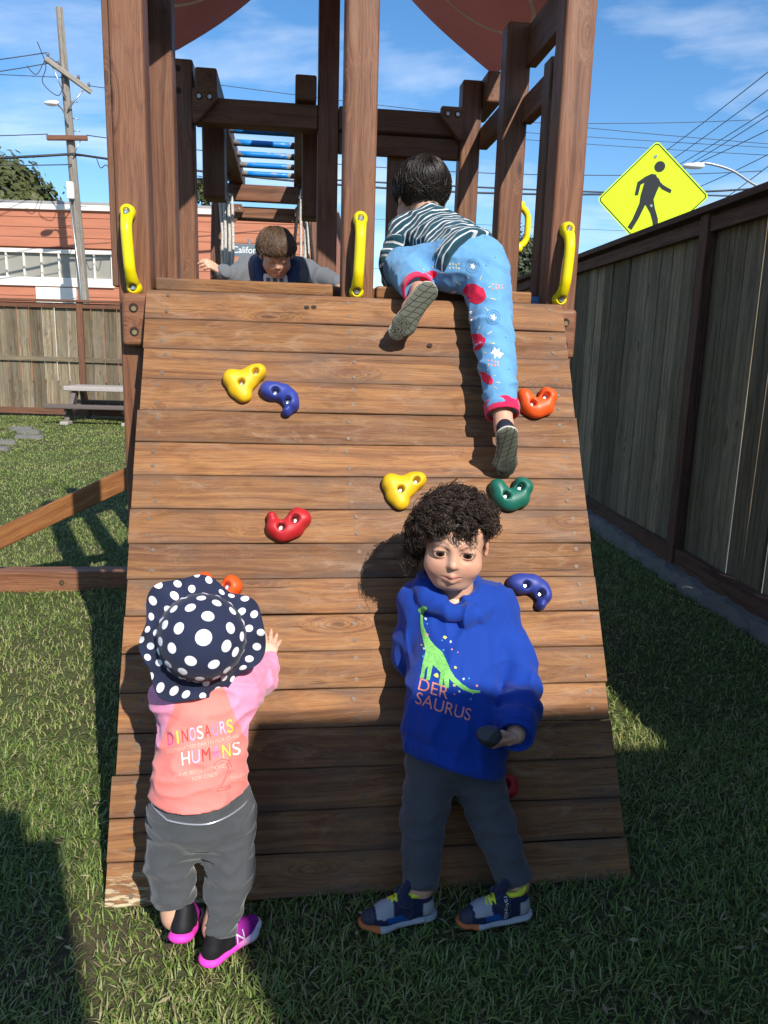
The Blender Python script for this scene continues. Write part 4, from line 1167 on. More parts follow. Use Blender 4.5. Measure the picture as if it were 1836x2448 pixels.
nb = len(V); V += [(x, y, z - .0022) for x, y, z in V]; F += [tuple(q + nb for q in reversed(f)) for f in F]
can = link('canopy', mesh_np('canopy', V, F, M_TARP), None, PS)
M_STITCH = plain('pale_print', (.80, .70, .60), .7)
def arc_on_tarp(cx, cy, r, a0, a1, w=.0085):
    pts = []
    for k in range(40):
        a = a0 + (a1 - a0) * k / 39; x, y = cx + r * math.cos(a), cy + r * math.sin(a)
        pts.append((x, y))
    V, F = [], []
    for k, (x, y) in enumerate(pts):
        a = a0 + (a1 - a0) * k / 39
        for s in (-w, w):
            X, Y = x + s * math.cos(a), y + s * math.sin(a); V.append((X, Y, tarp_z(X, Y) - .0042))
    for k in range(39): F.append((2 * k, 2 * k + 1, 2 * k + 3, 2 * k + 2))
    link('printed_line', mesh_np('printed_line', V, F, M_STITCH), None, can)
arc_on_tarp(.42, 1.62, .27, -1.2, 2.6); arc_on_tarp(-.42, 1.62, .27, .2, 3.6)
for (x, y) in ((.40, 1.62), (.44, 1.50), (.33, 1.56)): arc_on_tarp(x, y, .045, .3, 2.3, .005)
board('ridge_beam', PS, (-.003, .80, 2.955), (-.003, 2.20, 2.955), .04, .05, (0, 0, 1), M_BEAM, .004)

# yellow grab handles
M_YEL = plain('yellow_handle_plastic', (.78, .63, .004), .36, var=.07, spec=.4, bump=.1, bscale=300)
def m_hold(name, c):
    t = NT(name); v = t.obj(); n = t.noise(v, 25, 5, .6); f = t.noise(v, 400, 3, .6)
    c2 = t.mix(t.fr(n, .45, .75, 0, .28), c, tuple(min(1, x * .65 + .02) for x in c)); t.bump(f, .12, .001); return t.done(t.mix(t.fr(t.noise(v, 70, 6, .7), .56, .72, 0, .35), c2, mulc(c, .45)), t.fr(n, .3, .7, .38, .58), spec=.4)
def handle_mesh():
    s = SDF()
    for z in (-.1, .1):
        s.cap((0, .0, z), (0, -.012, z), .0215, .0205, .006)
    sg = .1
    pts = [(0, -.010, .092), (0, -.030, .080), (0, -.046, .056), (0, -.050, .030), (0, -.050, -.030), (0, -.046, -.056), (0, -.030, -.080), (0, -.010, -.092)]
    pp = smooth_path(pts, 5); s.chain([tuple(q) for q in pp], [.0152 + .0022 * min(1, max(0, (abs(q.z) - .06) / .03)) for q in pp], .006, kj=.0004)
    for z in (-.1, .1): s.cap((0, -.0285, z), (0, -.04, z), .0105, .0105, .002, op='s')
    s.cut((0, 0, 0), (0, 1, 0), .001)
    v, q = s.mesh(.0022); return mesh_np('handle', v, q, M_YEL)
ME_HANDLE = handle_mesh()
_b = bmesh.new(); bmesh.ops.create_cone(_b, cap_ends=True, segments=18, radius1=.0085, radius2=.0075, depth=.006)
_top = [f for f in _b.faces if f.normal.z > .9]; bmesh.ops.inset_region(_b, faces=_top, thickness=.0038, depth=-.003)
ME_BOLT = bm_mesh('bolt', _b, M_BOLT)
def handle(x, y, z, rot=0, lean=0):
    M = Matrix.Translation((x, y, z)) @ Matrix.Rotation(rot, 4, 'Z') @ Matrix.Rotation(lean, 4, 'Y')
    h = link('handle', ME_HANDLE, M, PS)
    for zz in (-.1, .1): link('bolt', ME_BOLT, M @ Matrix.Translation((0, -.0275, zz)) @ FRONT, h)
handle(-.637, .8010, 1.440, 0, R(-3)); handle(-.008, .8010, 1.452, 0, R(2)); handle(.598, .8010, 1.452, 0, R(2.5))
post(.850, 2.35, -.1, 2.0)
handle(.8950, 2.35, 1.80, R(90)); 

# climbing holds: lumpy moulded plastic, two bolts each
def hold_sdf(lobes, bolts, th=.036):
    s = SDF()
    for (x, y, r, z) in lobes: s.ell((x, y, 0.014), (r, r, th * z * .95), k=.014)
    for i in range(len(lobes) - 1):
        a, b = lobes[i], lobes[i + 1]; s.cap((a[0], a[1], .014), (b[0], b[1], .014), a[2] * .55, b[2] * .55, .014)
    for (x, y) in bolts:
        s.ell((x, y, .052), (.0125, .0125, .034), k=.009, op='s')
        s.cap((x, y, .0195), (x, y, .07), .0098, .0105, .002, op='s')
    s.disp = lambda P: .0022 * sines(P, 110, 3)
    s.cut((0, 0, 0), (0, 0, -1), .001)
    s.lo[2] = -.004
    return s.mesh(.0023)
HEART = ([(-.044, .022, .026, 1), (-.032, -.008, .034, .95), (-.008, -.026, .034, .85), (.022, -.014, .036, .9), (.046, .014, .026, 1.05), (.034, .026, .024, 1.0)], [(-.024, -.012), (.026, .012)])
MITT = ([(-.044, .020, .033, .95), (-.030, -.016, .038, .85), (-.018, -.046, .026, .7), (.000, .006, .040, .85), (.028, .022, .032, .95), (.048, .026, .026, 1.05)], [(-.018, -.008), (.036, .018)])
WAVE = ([(-.050, .016, .024, .85), (-.028, .016, .032, 1), (.004, .022, .030, .9), (.030, .006, .030, 1), (.044, -.014, .024, 1), (.032, -.044, .014, .8)], [(-.018, .010), (.028, -.012)])
CROWN = ([(-.046, .030, .014, .8), (-.040, -.006, .028, .9), (-.014, -.018, .032, .85), (.014, -.008, .034, .9), (.030, .016, .034, 1.05), (.050, .012, .020, .9)], [(-.022, -.008), (.022, .010)])
HM = {}
COLS = {'yellow': (.72, .44, .008), 'blue': (.030, .050, .27), 'orange': (.80, .095, .012), 'green': (.008, .125, .085), 'red': (.45, .018, .022)}
MH = {k: m_hold(k + '_hold_plastic', c) for k, c in COLS.items()}
def hold(shape, col, x, s, rot=0.0, sc=1.0, flip=False):
    key = id(shape[0])
    if key not in HM: HM[key] = hold_sdf(*shape)
    kk = (key, col)
    if kk not in HM: HM[kk] = mesh_np('climbing_hold', HM[key][0], HM[key][1], MH[col])
    M = MR.copy(); M.translation = RP(x, s, .0005)
    M = M @ Matrix.Rotation(rot, 4, 'Z') @ Matrix.Scale(sc * .88, 4)
    if flip: M = M @ Matrix.Rotation(math.pi, 4, 'Z')
    h = link('climbing_hold', HM[kk], M, PS); h['label'] = col + ' moulded climbing hold'
    for (bx, by) in shape[1]:
        link('bolt', ME_BOLT, M @ Matrix.Translation((bx, by, .0202)), h)
hold(MITT, 'yellow', -.315, 1.252, R(14), .90)
hold(WAVE, 'blue', -.226, 1.207, R(-14), .92)
hold(HEART, 'orange', .479, 1.211, R(4), .92)
hold(MITT, 'yellow', .099, .955, R(4), .90)
hold(HEART, 'green', .383, .944, R(4), .95)
hold(CROWN, 'red', -.203, .855, R(6), .96)
hold(WAVE, 'blue', .410, .683, R(-6), .95)
hold(HEART, 'orange', -.372, .690, R(-8), .92)
hold(HEART, 'green', -.266, .530, R(80), .80)
hold(CROWN, 'red', .290, .232, R(-60), .86)
# rope swings hung from the monkey bar rails
def m_rope(name, a, b):
    t = NT(name); v = t.obj(); w = t.noise(t.map(v, (1, 1, .35)), 260, 3, .6); c = t.mix(t.fr(w, .40, .62, 0, 1), a, b); t.bump(w, .8, .003); return t.done(c, .9, spec=.1)
M_ROPE = m_rope('speckled_white_rope', (.66, .62, .55), (.34, .31, .28)); M_BROPE = m_rope('black_rope', (.012, .012, .013), (.06, .06, .06))
M_CHAIN = plain('dark_steel', (.08, .085, .09), .35, .8, var=.2)
def chain_links(root, a, b, n=5, r=.014, mat=None):
    a, b = Vector(a), Vector(b)
    for i in range(n):
        c = a.lerp(b, (i + .5) / n); h = (b - a).length / n * .72; pts = []
        for k in range(13):
            t = 2 * math.pi * k / 12; o = Vector((math.cos(t) * r, 0, math.sin(t) * h)); 
            if i % 2: o = Vector((0, o.x, o.z))
            pts.append(c + o)
        tube('chain_link', pts, .0035, mat or M_CHAIN, root, 6)
RY = 3.66
rs1 = tag(empty('rope_swing', (-.60, RY, 2.2)), 'bundle of speckled white swing ropes hanging from the left monkey bar rail', 'rope')
chain_links(rs1, (-.615, RY, 2.225), (-.612, RY, 2.13), 4); chain_links(rs1, (-.578, RY - .04, 2.215), (-.575, RY - .04, 2.10), 5)
for k, (dx, dy) in enumerate(((-.036, 0), (-.014, -.014), (.012, .005), (.036, -.007))):
    tube('rope_strand', smooth_path([(-.600 + dx * .5, RY + dy, 2.15 - .01 * k), (-.602 + dx, RY + dy, 2.08), (-.595 + dx * .9, RY + dy, 1.90), (-.597 + dx * .9, RY + dy, 1.74), (-.597 + dx * .3, RY + dy, 1.66)]), .0098, M_ROPE, rs1, 8)
_s = SDF(); _s.ell((0, 0, 0), (.024, .022, .033)).ell((.006, -.004, -.048), (.018, .016, .028)); _s.disp = lambda P: .002 * np.sin(P[:, 2] * 420 + P[:, 0] * 200); _v, _q = _s.mesh(.003)
link('knot', mesh_np('knot', _v, _q, M_ROPE), Matrix.Translation((-.597, RY, 1.64)), rs1)
rs2 = tag(empty('rope_swing', (-.13, RY, 2.2)), 'black and white swing ropes with a steel clip hanging from the right monkey bar rail', 'rope')
chain_links(rs2, (-.150, RY, 2.23), (-.150, RY, 2.12), 5); chain_links(rs2, (-.118, RY - .03, 2.23), (-.118, RY - .03, 2.14), 4)
tube('clip', smooth_path([(-.140, RY, 2.17), (-.114, RY, 2.12), (-.128, RY, 2.07), (-.150, RY, 2.10), (-.140, RY, 2.17)]), .007, M_BOLT, rs2, 8)
for dx, x2, m in ((-.014, -.192, M_BROPE), (0, -.070, M_BROPE), (.014, -.042, M_BROPE), (-.004, -.135, M_ROPE), (.012, -.108, M_ROPE), (.022, -.088, M_ROPE)):
    tube('rope_strand', smooth_path([(-.136 + dx, RY, 2.11), (-.136 + dx + (x2 + .136) * .4, RY, 1.92), (x2, RY, 1.58)]), .0088 if m is M_ROPE else .0098, m, rs2, 8)
# ------------------------------------------------------------------ people
def m_skin():
    t = NT('skin'); v = t.obj(False); a = t.attr('tint'); n = t.noise(v, 40, 4, .6); f = t.noise(v, 900, 2, .6)
    c = t.mix(t.fr(n, .35, .7, 0, .30), a, (.46, .19, .125)); c = t.mix(t.fr(t.noise(v, 260, 3, .6), .55, .75, 0, .14), c, (.40, .17, .11)); t.bump(f, .2, .0008)
    return t.done(c, .48, spec=.4, sss=.12)
M_SKIN = m_skin()
def m_tint(name, rough=.85, bump=.25, weave=900, sheen=.2, var=.12):
    t = NT(name); v = t.obj(False); a = t.attr('tint'); n = t.noise(v, 16, 4, .6); w = t.noise(v, weave, 2, .7)
    hs = t.n('ShaderNodeHueSaturation'); t.l(a, hs.inputs['Color']); t.l(t.fr(n, .25, .75, 1 - var, 1 + var), hs.inputs['Value'])
    t.bump(t.math('ADD', t.math('MULTIPLY', w, .4), t.noise(v, 70, 4, .6)), bump, .002); return t.done(hs.outputs[0], rough, sheen=sheen, spec=.25)
M_JERSEY = m_tint('jersey_cloth'); M_SHOE = m_tint('shoe_upper', .62, .5, 520, 0, .10); M_SOLE = m_tint('shoe_sole', .6, .25, 300, 0, .10)
def m_hair(name, c0, c1, rough=.34):
    t = NT(name); r_ = t.attr('rnd', 'Fac'); tp = t.attr('tip', 'Fac'); c = t.mix(r_, c0, c1); c = t.mix(t.math('MULTIPLY', tp, .25), c, tuple(x * 1.6 for x in c1))
    return t.done(c, rough, spec=.5)
M_HBLACK = m_hair('black_brown_hair', (.008, .006, .005), (.030, .021, .016), .42); M_HDARK = m_hair('dark_curly_hair', (.016, .010, .007), (.050, .030, .019), .45); M_HBROWN = m_hair('brown_hair', (.050, .029, .016), (.140, .084, .046), .42)
SKIN = np.array((.60, .355, .240, 1.0)); LIP = np.array((.45, .14, .12, 1.0))
def world_part(name, V, Q, mat, parent, base, attrs=None):
    me = mesh_np(name, V - np.asarray(base, np.float32), Q, mat)
    for k, d in (attrs or {}).items(): add_attr(me, k, d)
    return link(name, me, Matrix.Translation(Vector(base)), parent)
def person(label, base, sdfs, tints=None):
    parts, cols = [], []
    for i, (s, h) in enumerate(sdfs):
        v, q = s.mesh(h) if isinstance(s, SDF) else s
        parts.append((v, q))
        c = np.tile(SKIN, (len(v), 1))
        if tints and i in tints: c = tints[i](v, c)
        cols.append(c)
    V, Q = join_vq(parts)
    o = world_part('person', V, Q, M_SKIN, None, base, {'tint': np.concatenate(cols)})
    return tag(o, label, 'person')
def face_tint(c, Mh, H, brow=(.03, .02, .014), closed=False):
    Mh = np.asarray(Mh)
    def fn(v, col):
        L = (v - np.asarray(c)) @ Mh.T / H; x, y, z = L.T; ax = np.abs(x)
        def put(m, k):
            k = np.append(np.asarray(k, float), 1.0); col[:] = col * (1 - m[:, None]) + k * m[:, None]
        g = lambda a, b, r: np.exp(-(a * a + b * b) / (r * r))
        put(.45 * g(ax - .19, z + .17, .10) * (y > .1), (.60, .24, .17))                    # cheeks
        put(.35 * g(x, z + .13, .05) * (y > .3), (.58, .25, .18))
        put(.75 * np.clip(1 - np.abs(z + .285 - .02 * np.cos(x * 20)) / .05, 0, 1) * (ax < .10) * (y > .32), LIP[:3])
        put(.60 * np.clip(1 - np.abs(z - .138 + .35 * (ax - .15) ** 2 * 9) / .022, 0, 1) * ((ax > .06) & (ax < .245) & (y > .2)), brow)
        lid = np.abs(np.hypot((ax - .15) / .080, (z + .003) / .036) - 1)
        if closed: put(.85 * np.clip(1 - np.abs(z + .035 - .5 * (ax - .15) ** 2 * 8) / .016, 0, 1) * ((ax > .08) & (ax < .225) & (y > .25)), brow)
        else: put(.8 * np.clip(1 - lid / .22, 0, 1) * (z > -.02) * (y > .25), brow)
        put(.35 * ((ax > .37) & (np.abs(y) < .15)), (.60, .22, .16))
        return col
    return fn
def eyeball(W, Mh, H, sx, parent, base, iris=(.055, .025, .012)):
    c = W(sx * .15, .325, 0.0); n1, n2 = 16, 24; V, F = [], []
    Mh = np.asarray(Mh); r = .079 * H
    for i in range(n1 + 1):
        for j in range(n2):
            th = math.pi * i / n1; ph = 2 * math.pi * j / n2
            l = (math.sin(th) * math.cos(ph), math.cos(th), math.sin(th) * math.sin(ph)); V.append(c + r * (l[0] * Mh[0] + l[1] * Mh[1] + l[2] * Mh[2]))
    for i in range(n1):
        for j in range(n2): F.append((i * n2 + j, i * n2 + (j + 1) % n2, (i + 1) * n2 + (j + 1) % n2, (i + 1) * n2 + j))
    col = np.tile(np.array((.60, .58, .56, 1.0)), (len(V), 1)); th = np.repeat(np.arange(n1 + 1), n2)
    col[th <= 3] = (*iris, 1); col[th <= 1] = (.004, .004, .004, 1)
    return world_part('eye', np.array(V), np.array(F), M_EYE, parent, base, {'tint': col})
_t = NT('eye_surface'); M_EYE = _t.done(_t.attr('tint'), .08, spec=.6)
def scalp(W_inv_c, Mh, H, n, rule, seed, rad=(.365, .445, .37), cen=(0, -.05, .13)):
    """random points on the skull where rule(x,y,z) holds; returns local points, local normals (units of H)"""
    r = np.random.RandomState(seed); d = r.normal(size=(n * 6, 3)); d /= np.linalg.norm(d, axis=1, keepdims=True)
    p = d * np.array(rad) + np.array(cen); k = rule(p[:, 0], p[:, 1], p[:, 2]); p, d = p[k][:n], d[k][:n]
    nn = d / np.array(rad); nn /= np.linalg.norm(nn, axis=1, keepdims=True); return p, nn, r
def to_world(P, c, Mh, H): return np.asarray(c) + H * (P @ np.asarray(Mh))
def clip_ramp(paths, m=.004):
    """keep strands outside the ramp boards"""
    n = np.array(RN); d = paths @ n; k = d < m
    return paths + np.where(k, m - d, 0)[..., None] * n * (paths[..., 2:3] < 1.33)
def hair_cap(c, Mh, H, rule, rad, parent, base, mat, grow=.022):
    """thin shell of hair under the strands"""
    n1, n2 = 40, 64; P = []
    for i in range(n1 + 1):
        th = math.pi * i / n1
        for j in range(n2):
            ph = 2 * math.pi * j / n2; P.append((math.sin(th) * math.cos(ph), math.sin(th) * math.sin(ph), math.cos(th)))
    P = np.array(P); base_p = P * np.array(rad) + np.array((0, -.05, .13)); ok = rule(base_p[:, 0], base_p[:, 1], base_p[:, 2])
    G = P * (np.array(rad) + grow) + np.array((0, -.05, .13)); V = to_world(G, c, Mh, H); F = []
    for i in range(n1):
        for j in range(n2):
            q = (i * n2 + j, i * n2 + (j + 1) % n2, (i + 1) * n2 + (j + 1) % n2, (i + 1) * n2 + j)
            if all(ok[k] for k in q): F.append(q)
    used = sorted({k for f in F for k in f}); mp = {k: i for i, k in enumerate(used)}
    return V[used], np.array([[mp[k] for k in f] for f in F])
def decal(me, M, bvh, dirv, off, base, name, mat, parent, maxlen=.006, ref=None):
    bm = bmesh.new(); bm.from_mesh(me); bpy.data.meshes.remove(me)
    bm.transform(M); bmesh.ops.triangulate(bm, faces=bm.faces[:])
    for _ in range(4):
        es = [e for e in bm.edges if e.calc_length() > maxlen]
        if not es: break
        bmesh.ops.subdivide_edges(bm, edges=es, cuts=1); bmesh.ops.triangulate(bm, faces=[f for f in bm.faces if len(f.verts) > 3])
    d = Vector(dirv).normalized(); dead = []
    for v in bm.verts:
        h, n, i, ds = bvh.ray_cast(v.co - d * .25, d)
        if h is None: dead.append(v); continue
        v.co = h - d * off
    bmesh.ops.delete(bm, geom=dead, context='VERTS')
    bmesh.ops.translate(bm, vec=-Vector(base), verts=bm.verts[:])
    me2 = bpy.data.meshes.new(name); bm.to_mesh(me2); bm.free(); me2.materials.append(mat)
    for p in me2.polygons: p.use_smooth = True
    return link(name, me2, Matrix.Translation(Vector(base)), parent)
def bvh_of(V, Q): return BVHTree.FromPolygons([tuple(v) for v in V], [tuple(q) for q in Q])
PRINT = {}
def m_print(c):
    k = tuple(c)
    if k not in PRINT: PRINT[k] = plain('print_%d' % len(PRINT), c, .75, var=.32, scale=190, spec=.2)
    return PRINT[k]
# --- shoes -------------------------------------------------------------------------------
def shoe(parent, base, at, fwd, up, L, side, upper_col, sole_col, name='shoe', tread=False, toe_up=.0, thick=1.0):
    M = lframe(fwd, up); at = np.asarray(at, float)          # at: middle of the sole's underside
    W = lambda x, y, z: at + L * (x * M[0] + y * M[1] + z * M[2])
    so = SDF(); pts = [(0, -.36, .062 * thick), (.005 * side, -.15, .058 * thick), (-.012 * side, .05, .055 * thick), (-.03 * side, .22, .055 * thick), (-.012 * side, .36, .07 * thick + toe_up)]; rr = [.170, .165, .170, .200, .150]
    for i in range(4):
        so.cap(W(*pts[i]), W(*pts[i + 1]), rr[i] * L, rr[i + 1] * L, .03 * L if i == 0 else .004 * L, (M[2], 2.9 / thick))
    so.cut(W(0, 0, .008), -M[2], .004)
    up_ = SDF()
    up_.cap(W(0, -.35, .17), W(0, -.12, .17), .135 * L, .135 * L, .04 * L); up_.cap(W(0, -.12, .16), W(-.02 * side, .20, .14), .135 * L, .150 * L, .05 * L)
    up_.cap(W(-.02 * side, .20, .13), W(-.01 * side, .36, .12), .145 * L, .112 * L, .04 * L)
    up_.cap(W(0, -.33, .25), W(0, -.30, .41), .128 * L, .105 * L, .05 * L); up_.cap(W(0, -.22, .33), W(-.01 * side, .13, .21), .115 * L, .115 * L, .07 * L)
    up_.cap(W(0, -.08, .33), W(0, -.13, .42), .075 * L, .06 * L, .05 * L)
    up_.ell(W(0, -.245, .49), np.array((.082, .125, .15)) * L, M, .03 * L, 's')
    up_.cut(W(0, 0, .045), -M[2], .004)
    h = max(.0026, L * .019)
    vu, qu = up_.mesh(h); vs, qs = so.mesh(h)
    def loc(v): return (v - at) @ M.T / L
    o = world_part(name, vu, qu, M_SHOE, parent, base, {'tint': upper_col(loc(vu), side)})
    world_part('sole', vs, qs, M_TREAD if tread else M_SOLE, o, base, {'tint': sole_col(loc(vs), side), 'shoe': loc(vs)})
    return o, W, M, bvh_of(vu, qu)
def rgba(n, c): return np.tile(np.array((*c, 1.0)), (n, 1))
def m_tread():
    t = NT('treaded_rubber_sole'); p = t.attr('shoe', 'Vector'); a = t.attr('tint'); s3 = t.sep(p)
    und = t.fr(s3[2], .030, .046, 1, 0)
    lines = t.math('ABSOLUTE', t.math('SINE', t.math('ADD', t.math('MULTIPLY', s3[1], 34), t.math('MULTIPLY', t.math('SINE', t.math('MULTIPLY', s3[0], 11)), 1.6))))
    cross = t.math('ABSOLUTE', t.math('SINE', t.math('ADD', t.math('MULTIPLY', s3[0], 26), t.math('MULTIPLY', s3[1], 6))))
    g1 = t.math('MAXIMUM', t.fr(lines, .0, .22, 1, 0), t.fr(cross, .0, .16, 1, 0))
    vd = t.voro(p, 34, 'DISTANCE_TO_EDGE'); g2 = t.fr(vd, .03, .11, 1, 0)
    ball = t.math('MULTIPLY', t.fr(t.math('ABSOLUTE', t.math('ADD', s3[0], .0)), .10, .13, 1, 0), t.fr(t.math('ABSOLUTE', t.math('SUBTRACT', s3[1], .30)), .13, .17, 1, 0))
    g = t.mix(ball, g1, g2)
    gm = t.math('MULTIPLY', t.n('ShaderNodeRGBToBW').outputs[0], 1.0)
    bw = t.t.nodes[-2] if False else None
    c = t.mix(t.math('MULTIPLY', und, .0), a, a)
    n = t.n('ShaderNodeRGBToBW'); t.l(g, n.inputs[0]); gv = t.math('MULTIPLY', n.outputs[0], und)
    c = t.mix(t.math('MULTIPLY', gv, .8), a, (.018, .020, .016)); t.bump(t.math('SUBTRACT', 1.0, gv), .9, .004)
    return t.done(c, .7, spec=.25)
M_TREAD = m_tread()
# ================================================================== boy in the blue hoodie, leaning back on the ramp
BB = (.18, -.08, 0.0)
hc = np.array((.168, .148, .775)); HH = .196
HMx = lframe((-.20, -.95, -.16), (.03, -.05, 1))
hs_, HW = head_sdf(hc, HMx, HH)
hs_.cap(HW(0, -.10, -.25), (.180, .200, .63), .045, .050, .02)
HMx2 = HMx
J = dict(neck=(.180, .198, .650), shA=(.108, .205, .612), shB=(.290, .198, .588), elA=(.086, .215, .470), wrA=(.145, .190, .392), elB=(.328, .095, .446), wrB=(.272, -.062, .412),
         pel=(.162, .035, .330), hiA=(.120, .032, .300), hiB=(.206, .032, .292), knA=(.092, -.020, .190), knB=(.246, -.010, .185), anA=(.080, -.078, .075), anB=(.288, -.082, .072))
bs = SDF()
bs.cap(J['neck'], (.165, .07, .40), .050, .060, .02, ((0, -.93, .36), 1.3)).cap((.165, .07, .40), J['pel'], .060, .050, .02)
bs.cap(J['shA'], J['shB'], .034, .034, .03)
bs.chain([J['shA'], J['elA'], J['wrA']], [.034, .028, .021]); bs.chain([J['shB'], J['elB'], J['wrB']], [.034, .028, .022])
for s_ in 'AB': bs.chain([J['hi' + s_], J['kn' + s_], J['an' + s_]], [.050, .034, .027]); bs.cap(J['an' + s_], np.array(J['an' + s_]) + (-.05, -.012, -.045), .024, .02, .02)
hb = hand_sdf((.264, -.072, .408), (-.93, -.36, -.05), (.05, -.70, -.70), .098, 1, (.62, .66, .70, .75), .55)
ha = hand_sdf((.128, .188, .388), (.75, -.1, -.45), (0, .9, -.3), .098, 1, (.3, .3, .35, .4), .4)
boy = person('boy in royal blue dinosaur hoodie leaning back on the ramp holding a black rock', BB, [(hs_, .0021), (bs, .0055), (hb, .0021), (ha, .0028)], {0: face_tint(hc, HMx, HH)})
for sx in (-1, 1): eyeball(HW, HMx, HH, sx, boy, BB)
# hoodie
ho = SDF()
TD = ((0, -.90, .42), 1.42)
ho.cap((.192, .186, .585), (.166, .060, .375), .100, .116, .03, TD).cap((.166, .052, .375), (.163, .022, .30), .116, .114, .0, ((0, -.90, .42), 1.15))
ho.cap((.118, .205, .612), (.285, .198, .588), .050, .050, .05)
ho.cap(J['shB'], J['elB'], .051, .047, .03).cap(J['elB'], J['wrB'], .047, .038, .012).cap(np.array(J['elB']) * .45 + np.array(J['wrB']) * .55, np.array(J['elB']) * .2 + np.array(J['wrB']) * .8, .044, .042, .01)
ho.cap(J['shA'], J['elA'], .050, .044, .03).cap(J['elA'], J['wrA'], .046, .038, .012)
for k in range(14):
    a0, a1 = 2 * math.pi * k / 14, 2 * math.pi * (k + 1) / 14
    pr = lambda a: (.182 + .074 * math.cos(a), .178 + .062 * math.sin(a), .640 + .030 * math.sin(a) - .016 * math.cos(a))
    ho.cap(pr(a0), pr(a1), .024, .024, .016 if k == 0 else .004)
ho.ell((.19, .232, .622), (.095, .042, .050), None, .03)
ho.ell((.178, .172, .690), (.056, .054, .066), None, .012, 's')
ho.cut((.16, .03, .290), (-.32, -.35, -1.0), .010)
def hood_disp(P):
    d = folds(P * A((1, .7, .75)), 13, 4, .011) + folds(P * A((1.1, .8, .9)), 27, 9, .005)
    ax = np.array(J['wrB']) - np.array(J['elB'])
    tt = (P - A(J['elB'])) @ A(ax) / float(ax @ ax)
    near = np.linalg.norm(P - A(J['elB']) - np.clip(tt, 0, 1)[:, None] * A(ax), axis=1) < .07
    d = d - near * .003 * np.sin(tt * 17 + 4 * sines(P, 30, 2)) * ((tt > -.3) & (tt < .8))
    hem = (P - A((.16, .03, .290))) @ A(unit((.32, .35, 1.0)))
    return d + .004 * np.exp(-((hem - .038) / .006) ** 2) - .002 * np.exp(-((hem - .018) / .014) ** 2) * np.sin(P[:, 0] * 900)
ho.disp = hood_disp
ho.cutin(J['wrB'], np.array(J['wrB']) - np.array(J['elB']), J['wrB'], .06)
hv, hq = ho.mesh(.0042)
M_HOOD = cloth('royal_blue_fleece', (.006, .042, .29), .8, .10, 700, .30, sheen=.12)
hoodie = world_part('hoodie', hv, hq, M_HOOD, boy, BB)
HB = bvh_of(hv, hq)
VD = Vector((.19, 1.62, -.62)).normalized()          # looking direction on to the chest, for laying the print on the cloth
_pl = Matrix((Vector((1, -.117, 0)).normalized(), Vector((0, .357, .934)).normalized(), -VD)).transposed().to_4x4()
def chest_plane(zx, zy):
    """print artwork coordinates -> metres on a plane in front of the chest"""
    return ((zx - 760) * .000278, -(zy - 1350) * .000278)
_pl.translation = Vector((.146, -.03, .547))
M_DINO = m_print((.20, .52, .13)); M_CORAL = m_print((.72, .26, .20))
DINO = [(508, 905), (545, 880), (575, 890), (572, 915), (550, 935), (545, 985), (552, 1040), (575, 1100), (600, 1150), (640, 1200), (690, 1240), (715, 1300), (740, 1370), (775, 1430), (830, 1480), (890, 1520), (972, 1528), (960, 1543), (900, 1547), (830, 1522), (770, 1482), (728, 1440), (724, 1500), (716, 1515), (690, 1510), (687, 1440), (672, 1500), (655, 1505), (648, 1490), (668, 1400), (640, 1370), (612, 1345), (600, 1385), (580, 1460), (550, 1465), (556, 1445), (572, 1352), (550, 1380), (536, 1450), (505, 1445), (514, 1420), (540, 1300), (560, 1240), (545, 1160), (530, 1090), (526, 1000), (528, 935), (512, 925)]
def poly_me(pts):
    bm = bmesh.new(); f = bm.faces.new([bm.verts.new((x, y, 0)) for x, y in pts]); bmesh.ops.triangulate(bm, faces=[f]); me = bpy.data.meshes.new('p'); bm.to_mesh(me); bm.free(); return me
decal(poly_me([chest_plane(*p) for p in DINO]), _pl, HB, VD, .0012, BB, 'dinosaur_print', M_DINO, hoodie)
for txt, zx, zy, sz, sx_ in (('DER', 600, 1525, .037, .95), ('SAURUS', 672, 1655, .036, .92)):
    me = text_mesh(txt, sz, M_CORAL, sx=sx_); x, y = chest_plane(zx, zy)
    decal(me, _pl @ Matrix.Translation((x, y, 0)) @ Matrix.Rotation(R(-15), 4, 'Z'), HB, VD, .0012, BB, 'lettering', M_CORAL, hoodie)
_r = random.Random(4); groups = {}
SPOTS = [(570, 980, 10), (580, 1020, 7), (575, 1110, 12), (715, 1125, 15), (760, 1158, 10), (700, 1225, 9), (765, 1218, 7), (530, 1190, 8), (548, 1218, 9), (540, 1280, 10), (560, 1180, 6), (785, 1358, 11), (845, 1443, 9), (888, 1438, 7), (948, 1495, 10), (765, 1492, 12), (800, 1535, 9), (885, 1590, 11), (760, 1555, 7), (635, 1425, 20), (905, 1550, 6), (690, 1150, 7), (810, 1240, 5)]
pal = [(.55, .62, .58), (.06, .30, .62), (.72, .26, .20), (.62, .62, .12)]
for i, (zx, zy, rr_) in enumerate(SPOTS):
    x, y = chest_plane(zx, zy); rr_ *= .000301 * .9
    pts = [(x + rr_ * _r.uniform(.65, 1.25) * math.cos(a), y + rr_ * _r.uniform(.65, 1.25) * math.sin(a)) for a in [2 * math.pi * k / 9 for k in range(9)]]
    decal(poly_me(pts), _pl, HB, VD, .0012, BB, 'paint_splash', m_print(pal[2] if rr_ > .0055 else pal[i % 4]), hoodie)
